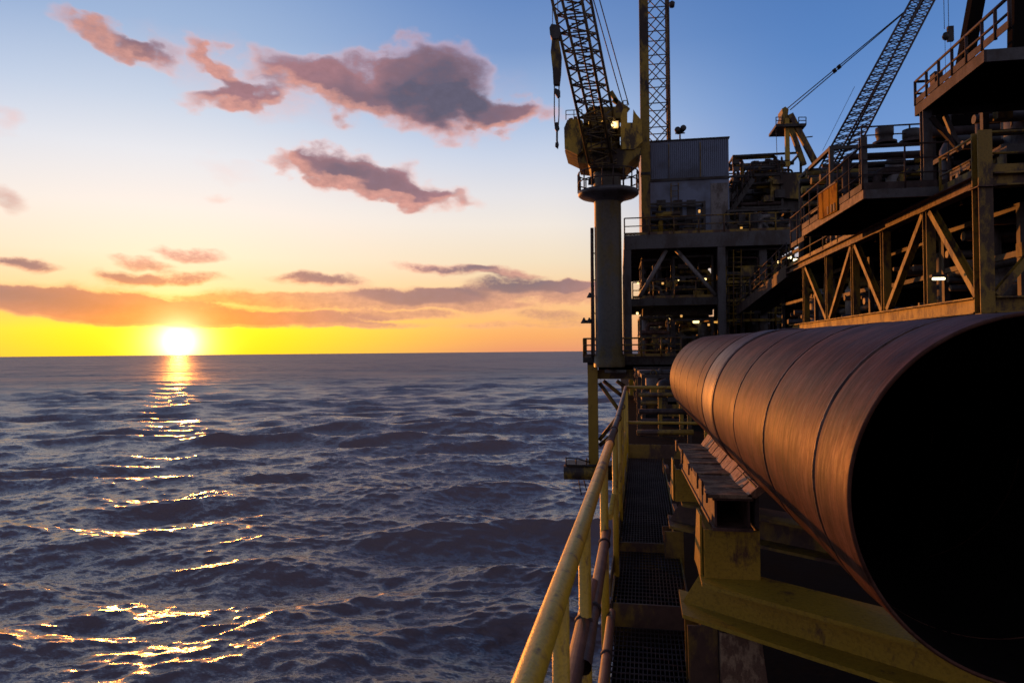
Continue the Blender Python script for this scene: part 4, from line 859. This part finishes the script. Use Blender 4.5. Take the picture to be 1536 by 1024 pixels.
# ------------------------------------------------------------------ yellow truss and decks along the right
TX = 7.1; ZB, ZT, ZD = 1.0, 3.14, 3.42; YC = 14.65
def truss():
    t = T('truss', 'long yellow steel truss carrying the deck above the pipe', 'truss', (TX, 20, ZB))
    vy = [YC, 17.0, 19.6, 22.0, 24.6, 27.5]
    MB().ibeam((TX, YC + .13, ZB - .17), (TX, 29.6, ZB - .17), .3, .32, .03, .02).build('lower_chord', 'yellow_truss', t)
    MB().ibeam((TX, YC + .13, (ZT + ZD)/2 - .01), (TX, 30, (ZT + ZD)/2 - .01), .3, ZD - ZT - .02, .03, .02).build('upper_chord', 'rust', t)
    for i, y in enumerate(vy):
        w = .26 if i == 0 else .2
        z1 = ZD + .82 if i == 0 else ZT
        MB().ibeam((TX, y, ZB - .33 if i == 0 else ZB), (TX, y, z1), w, w, .022, .016, (0, 1, 0)).build('post', 'yellow_truss', t)
        MB().box(TX - .17, TX + .17, y - .2, y + .2, ZT - .02, ZT - .003).build('gusset', 'rust', t)
    for lo, hi in ((YC, 17.0), (19.6, 17.0), (19.6, 22.0), (24.6, 22.0), (24.6, 27.5)):
        d = .18 if hi > lo else -.18
        MB().ibeam((TX, lo + d, ZB + .02), (TX, hi - d, ZT - .04), .14, .16, .018, .014, (1, 0, 0)).build('diagonal', 'yellow_truss', t)
    # end face turning away from the sea
    MB().ibeam((TX + .15, YC, ZB - .17), (14, YC, ZB - .17), .3, .32, .03, .02).build('lower_chord', 'yellow_truss', t)
    MB().ibeam((TX + .15, YC, (ZT + ZD)/2 - .01), (14, YC, (ZT + ZD)/2 - .01), .3, ZD - ZT - .02, .03, .02).build('upper_chord', 'yellow_truss', t)
    MB().ibeam((TX + .2, YC, ZB + .02), (TX + 1.9, YC, ZT - .04), .14, .16, .018, .014, (0, 1, 0)).build('diagonal', 'yellow_truss', t)
    MB().ibeam((TX + 2.1, YC, ZB), (TX + 2.1, YC, ZT), .2, .2, .02, .015, (0, 1, 0)).build('post', 'yellow_truss', t)
    for y in (YC, 19.6, 24.6, 29.4): MB().box(TX - .12, TX + .12, y - .12, y + .12, -2.7, ZB - .335).build('support_leg', 'dull_yellow', t)
    MB().box(TX + .2, 15, YC + .2, 29.7, ZB - .14, ZB - .10).build('lower_floor', 'black', t)
    MB().box(TX + .16, 15, YC + .17, 30, ZD - .1, ZD - .02).build('upper_floor', 'black', t)
    b = MB()
    for k in range(9): b.ibeam((TX + .16, YC + 1.2 + k*1.65, ZD - .25), (15, YC + 1.2 + k*1.65, ZD - .25), .14, .28, .02, .014)
    b.build('floor_beams', 'black', t)
M['yellow_truss'] = painted('truss_yellow_paint', (.34, .205, .018), (.08, .04, .02), .43, 3, .55)
truss()
railing('yellow railing along the main upper deck edge above the truss', [(TX, 30, ZD), (TX, 22.0, ZD)], .85, (.45,), 1.5, .028, 'old_yellow')
railing('bright yellow railing turning the near corner of the upper deck', [(TX, 16.4, ZD), (TX, YC, ZD), (14, YC, ZD)], .80, (.38,), 1.6, .03, 'yellow_truss')
def balcony(label, x0, x1, y0, y1, z, th, mat_edge, braces=False):
    t = T('balcony', label, 'balcony', (x0, (y0+y1)/2, z))
    b = MB(); b.box(x0, x0 + .05, y0, y1, z - th, z); b.build('edge_beam', mat_edge, t)
    b = MB(); b.box(x0 + .052, x1, y0, y0 + .05, z - th, z); b.build('front_beam', 'grey', t)
    b = MB(); b.box(x0 + .052, x1, y1 - .05, y1, z - th, z); b.build('rear_beam', 'dark', t)
    b = MB(); b.box(x0 + .053, x1, y0 + .052, y1 - .052, z - .06, z - .01)
    n = int((y1 - y0) / .7)
    for i in range(1, n): y = y0 + (y1 - y0)*i/n; b.box(x0 + .053, x1, y - .04, y + .04, z - th*.8, z - .062)
    b.build('floor', 'black', t); return t
bx = 5.5; BY = 16.43; BZ = 3.58
balcony('railed side balcony with the orange panel, jutting out from the truss deck', bx, TX + .3, BY, 21.65, BZ, .2, 'rust')
railing('rusty railing round the balcony that carries the orange panel', [(bx, 21.65, BZ), (bx, BY + .03, BZ), (TX + .2, BY + .03, BZ)], 1.0, (.35, .68), .85, .022, 'rust_dark')
def sign():
    t = T('panel', 'orange-yellow sheet panel glowing in the low sun on the balcony railing', 'panel', (bx - .04, 19.1, BZ))
    a, b2, c, d = (atx(px, py, bx - .05) for px, py in ((1227.5, 292), (1255, 273), (1255, 316), (1228.5, 330)))
    MB().prism([a, b2, c, d], (.02, 0, 0)).build('sheet', 'sign', t)
    for f in (.25, .6): p0 = lerp(a, b2, f); p1 = lerp(d, c, f); MB().bar(p0 + Vector((-.006, 0, -.02)), p1 + Vector((-.006, 0, .02)), .012, .03).build('seam_strip', 'sign', t)
    MB().bar(lerp(a, b2, .02) + Vector((-.01, 0, .0)), lerp(a, b2, .98) + Vector((-.01, 0, 0)), .03, .03).build('edge_trim', 'rust', t)
    for f in (.55, .75, .9): p0 = lerp(d, c, f) + Vector((-.012, 0, .12)); MB().box(p0.x - .01, p0.x + .01, p0.y - .05, p0.y + .05, p0.z - .1, p0.z + .1).build('stain_plate', 'rust', t)
sign()
railing('short railing at the far end of the side balcony, behind the orange panel', [(bx + .1, 23.4, BZ - .3), (bx + .1, 21.75, BZ - .3)], 1.0, (.55,), .7, .024, 'rust_dark')
for y, xx, lab in ((16.0, 6.4, 'dark steel post rising from the balcony corner beside the far boom'),):
    t = T('steel_post', lab, 'post', (bx + .2, BY + .2, BZ)); MB().ibeam((bx + .08, BY + .2, BZ), (bx + .08, BY + .2, BZ + 1.25), .14, .14, .014, .012, (0, 1, 0)).build('shaft', 'grey', t); MB().box(bx - .02, bx + .18, BY + .1, BY + .3, BZ + .003, BZ + .03).build('base_plate', 'rust_dark', t)
# upper balcony in the corner of the picture
UZ = 5.80
balcony('dark upper balcony high in the corner, railed and seen from below', TX, 13, YC - .15, 17.65, UZ, .24, 'rust_dark')
railing('dark railing round the high upper balcony, set against the blue sky', [(13, 17.6, UZ), (TX, 17.6, UZ), (TX, YC - .1, UZ), (TX, 13.6, UZ)], .58, (.29,), .6, .034, 'rust_dark')
def balcony_frame():
    t = T('support_frame', 'dark posts and braces holding up the high upper balcony', 'frame', (TX, 17.3, ZD))
    MB().ibeam((TX + .1, 17.3, ZD), (TX + .1, 17.3, UZ - .245), .2, .18, .02, .015, (0, 1, 0)).build('post', 'grey', t)
    for x, y in ((10.5, 17.3), (10.5, YC + .3)): MB().ibeam((x, y, ZD), (x, y, UZ - .245), .22, .2, .02, .015, (0, 1, 0)).build('post', 'dark', t)
    for a, b2, m in (((1396, 176), (1440, 226), 'rust_dark'), ((1418, 174), (1438, 222), 'grey')): MB().bar(at(*a, 17.2), at(*b2, 17.2), .09, .10).build('brace', m, t)
balcony_frame()
for (px0, py0, px1, py1, Y, w, lab) in ((1444, 112, 1470, -30, 16.6, .27, 'thick dark leaning strut crossing the high balcony railing'), (1526, 85, 1527, -40, 14.9, .25, 'thick dark upright column behind the near end of the high balcony')):
    a, b2 = at(px0, py0, Y), at(px1, py1, Y); t = T('steel_strut', lab, 'strut', (a.x, Y, UZ)); a = a + (a - b2) * ((a.z - UZ) / (b2.z - a.z))
    MB().bar(a, a + (b2 - a) * 1.8, w, w, (0, 1, 0)).build('shaft', 'black', t); MB().box(a.x - .25, a.x + .25, Y - .25, Y + .25, UZ + .003, UZ + .05).build('foot_plate', 'rust_dark', t)
t = T('cabinet', 'slim rusty cabinet standing behind the corner of the high balcony railing', 'cabinet', at(1397, 150, 17.3))
p = Vector((TX + .28, 17.2, UZ)); MB().box(p.x - .10, p.x + .08, 17.0, 17.25, UZ + .004, UZ + .58).build('body', 'rust', t); MB().box(p.x - .08, p.x + .06, 16.985, 16.999, UZ + .1, UZ + .52).build('door', 'rust_dark', t)

# equipment that fills the right-hand decks
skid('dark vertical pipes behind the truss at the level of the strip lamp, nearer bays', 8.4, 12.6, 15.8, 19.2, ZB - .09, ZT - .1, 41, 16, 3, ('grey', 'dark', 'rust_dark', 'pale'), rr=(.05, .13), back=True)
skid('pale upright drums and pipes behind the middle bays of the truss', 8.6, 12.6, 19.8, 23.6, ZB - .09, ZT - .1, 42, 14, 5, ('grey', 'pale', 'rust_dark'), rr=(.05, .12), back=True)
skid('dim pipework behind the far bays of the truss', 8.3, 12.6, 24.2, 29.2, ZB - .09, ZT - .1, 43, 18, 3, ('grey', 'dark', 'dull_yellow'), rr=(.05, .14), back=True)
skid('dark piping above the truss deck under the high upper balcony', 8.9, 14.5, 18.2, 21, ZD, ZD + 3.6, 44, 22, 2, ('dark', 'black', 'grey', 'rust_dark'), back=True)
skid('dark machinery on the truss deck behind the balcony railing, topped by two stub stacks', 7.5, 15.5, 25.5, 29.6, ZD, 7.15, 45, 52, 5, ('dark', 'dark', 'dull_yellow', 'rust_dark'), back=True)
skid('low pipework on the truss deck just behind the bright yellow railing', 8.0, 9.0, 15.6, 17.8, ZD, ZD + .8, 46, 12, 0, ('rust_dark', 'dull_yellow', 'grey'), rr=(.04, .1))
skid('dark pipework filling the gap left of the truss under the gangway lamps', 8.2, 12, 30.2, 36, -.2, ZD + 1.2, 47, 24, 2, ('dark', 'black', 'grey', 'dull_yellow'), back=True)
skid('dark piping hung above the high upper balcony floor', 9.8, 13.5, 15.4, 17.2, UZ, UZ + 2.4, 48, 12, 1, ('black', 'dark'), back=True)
for px, w, h, lab in ((1327, .26, 1.0, 'left of two short dark exhaust stacks against the blue sky'), (1367, .25, .95, 'right of two short dark exhaust stacks against the blue sky')):
    p = at(px, 215, 25.6); t = T('exhaust_stack', lab, 'stack', (p.x, 25.6, 7.15), 'exhaust stacks')
    z0 = 7.152; zt = at(px, 192 if px < 1340 else 195, 25.6).z; MB().lathe((p.x, 25.6, 0), [(w*1.1, z0), (w, z0 + .1), (w, zt - .3), (w*1.12, zt - .28), (w*1.12, zt), (w*.9, zt), (w*.9, zt - .2), (0, zt - .2)], 18).build('stack_pipe', 'dark', t); MB().lathe((p.x, 25.6, 0), [(w*1.5, z0), (w*1.5, z0 + .08), (w, z0 + .1)], 18).build('base_flange', 'rust_dark', t)
railing('dark railing on top of the machinery beside the two exhaust stacks', [(8.5, 25.45, 7.15), (13.2, 25.45, 7.15)], .6, (.3,), 1.6, .03, 'rust_dark', toe=False)
# gangway linking the truss deck to the far decks
def gangway():
    a, b2 = Vector((TX - .1, 42.3, ZD - 1.0)), Vector((TX - .1, 30, ZD - .02))
    t = T('gangway', 'rusty railed gangway running from the truss deck to the far decks', 'gangway', lerp(a, b2, .5))
    for dx in (0, 1.4): o = Vector((dx, 0, -.2)); MB().bar(a + o, b2 + o, .1, .4).build('side_beam', 'rust_dark', t)
    MB().bar(a + Vector((.7, 0, -.1)), b2 + Vector((.7, 0, -.1)), 1.28, .05).build('grating', 'dark', t)
    return a, b2
ga, gb = gangway()
railing('rusty railing on the seaward side of the gangway', [ga, gb], 1.05, (.35, .7), 1.3, .03, 'rust_dark')
def yellow_rack():
    t = T('pipe_rack', 'low yellow rack of horizontal bars beyond the end of the walkway', 'rack', (1.0, 20, -2.7))
    for k, (px0, px1, py, Y, r) in enumerate(((958, 1040, 592, 22, .07), (958, 1040, 617, 20, .08), (960, 1036, 604, 26, .1), (955, 1040, 630, 24, .06), (955, 1040, 648, 18, .07), (955, 1040, 660, 22, .08))):
        MB().tube([at(px0, py, Y), at(px1, py, Y)], r, 10).build('rack_bar', 'old_yellow' if k % 2 == 0 else 'rust_dark', t)
    for px, Y in ((958, 22), (990, 22), (1022, 22), (1034, 20)): q = at(px, 580, Y); MB().bar((q.x, Y + .1, -2.7), (q.x, Y + .1, q.z), .12, .12, (0, 1, 0)).build('rack_post', 'dull_yellow', t)
yellow_rack()
skid('jumble of dark and yellow equipment low beyond the end of the walkway', .9, 3.4, 26, 32, -2.7, -.9, 51, 16, 3, ('dull_yellow', 'rust_dark', 'dark', 'grey'), back=True)
skid('dark low pipework under the lower deck beyond the walkway', .9, 6, 36, 41, -2.7, -.95, 52, 14, 2, ('dull_yellow', 'rust_dark', 'dark'), back=True)
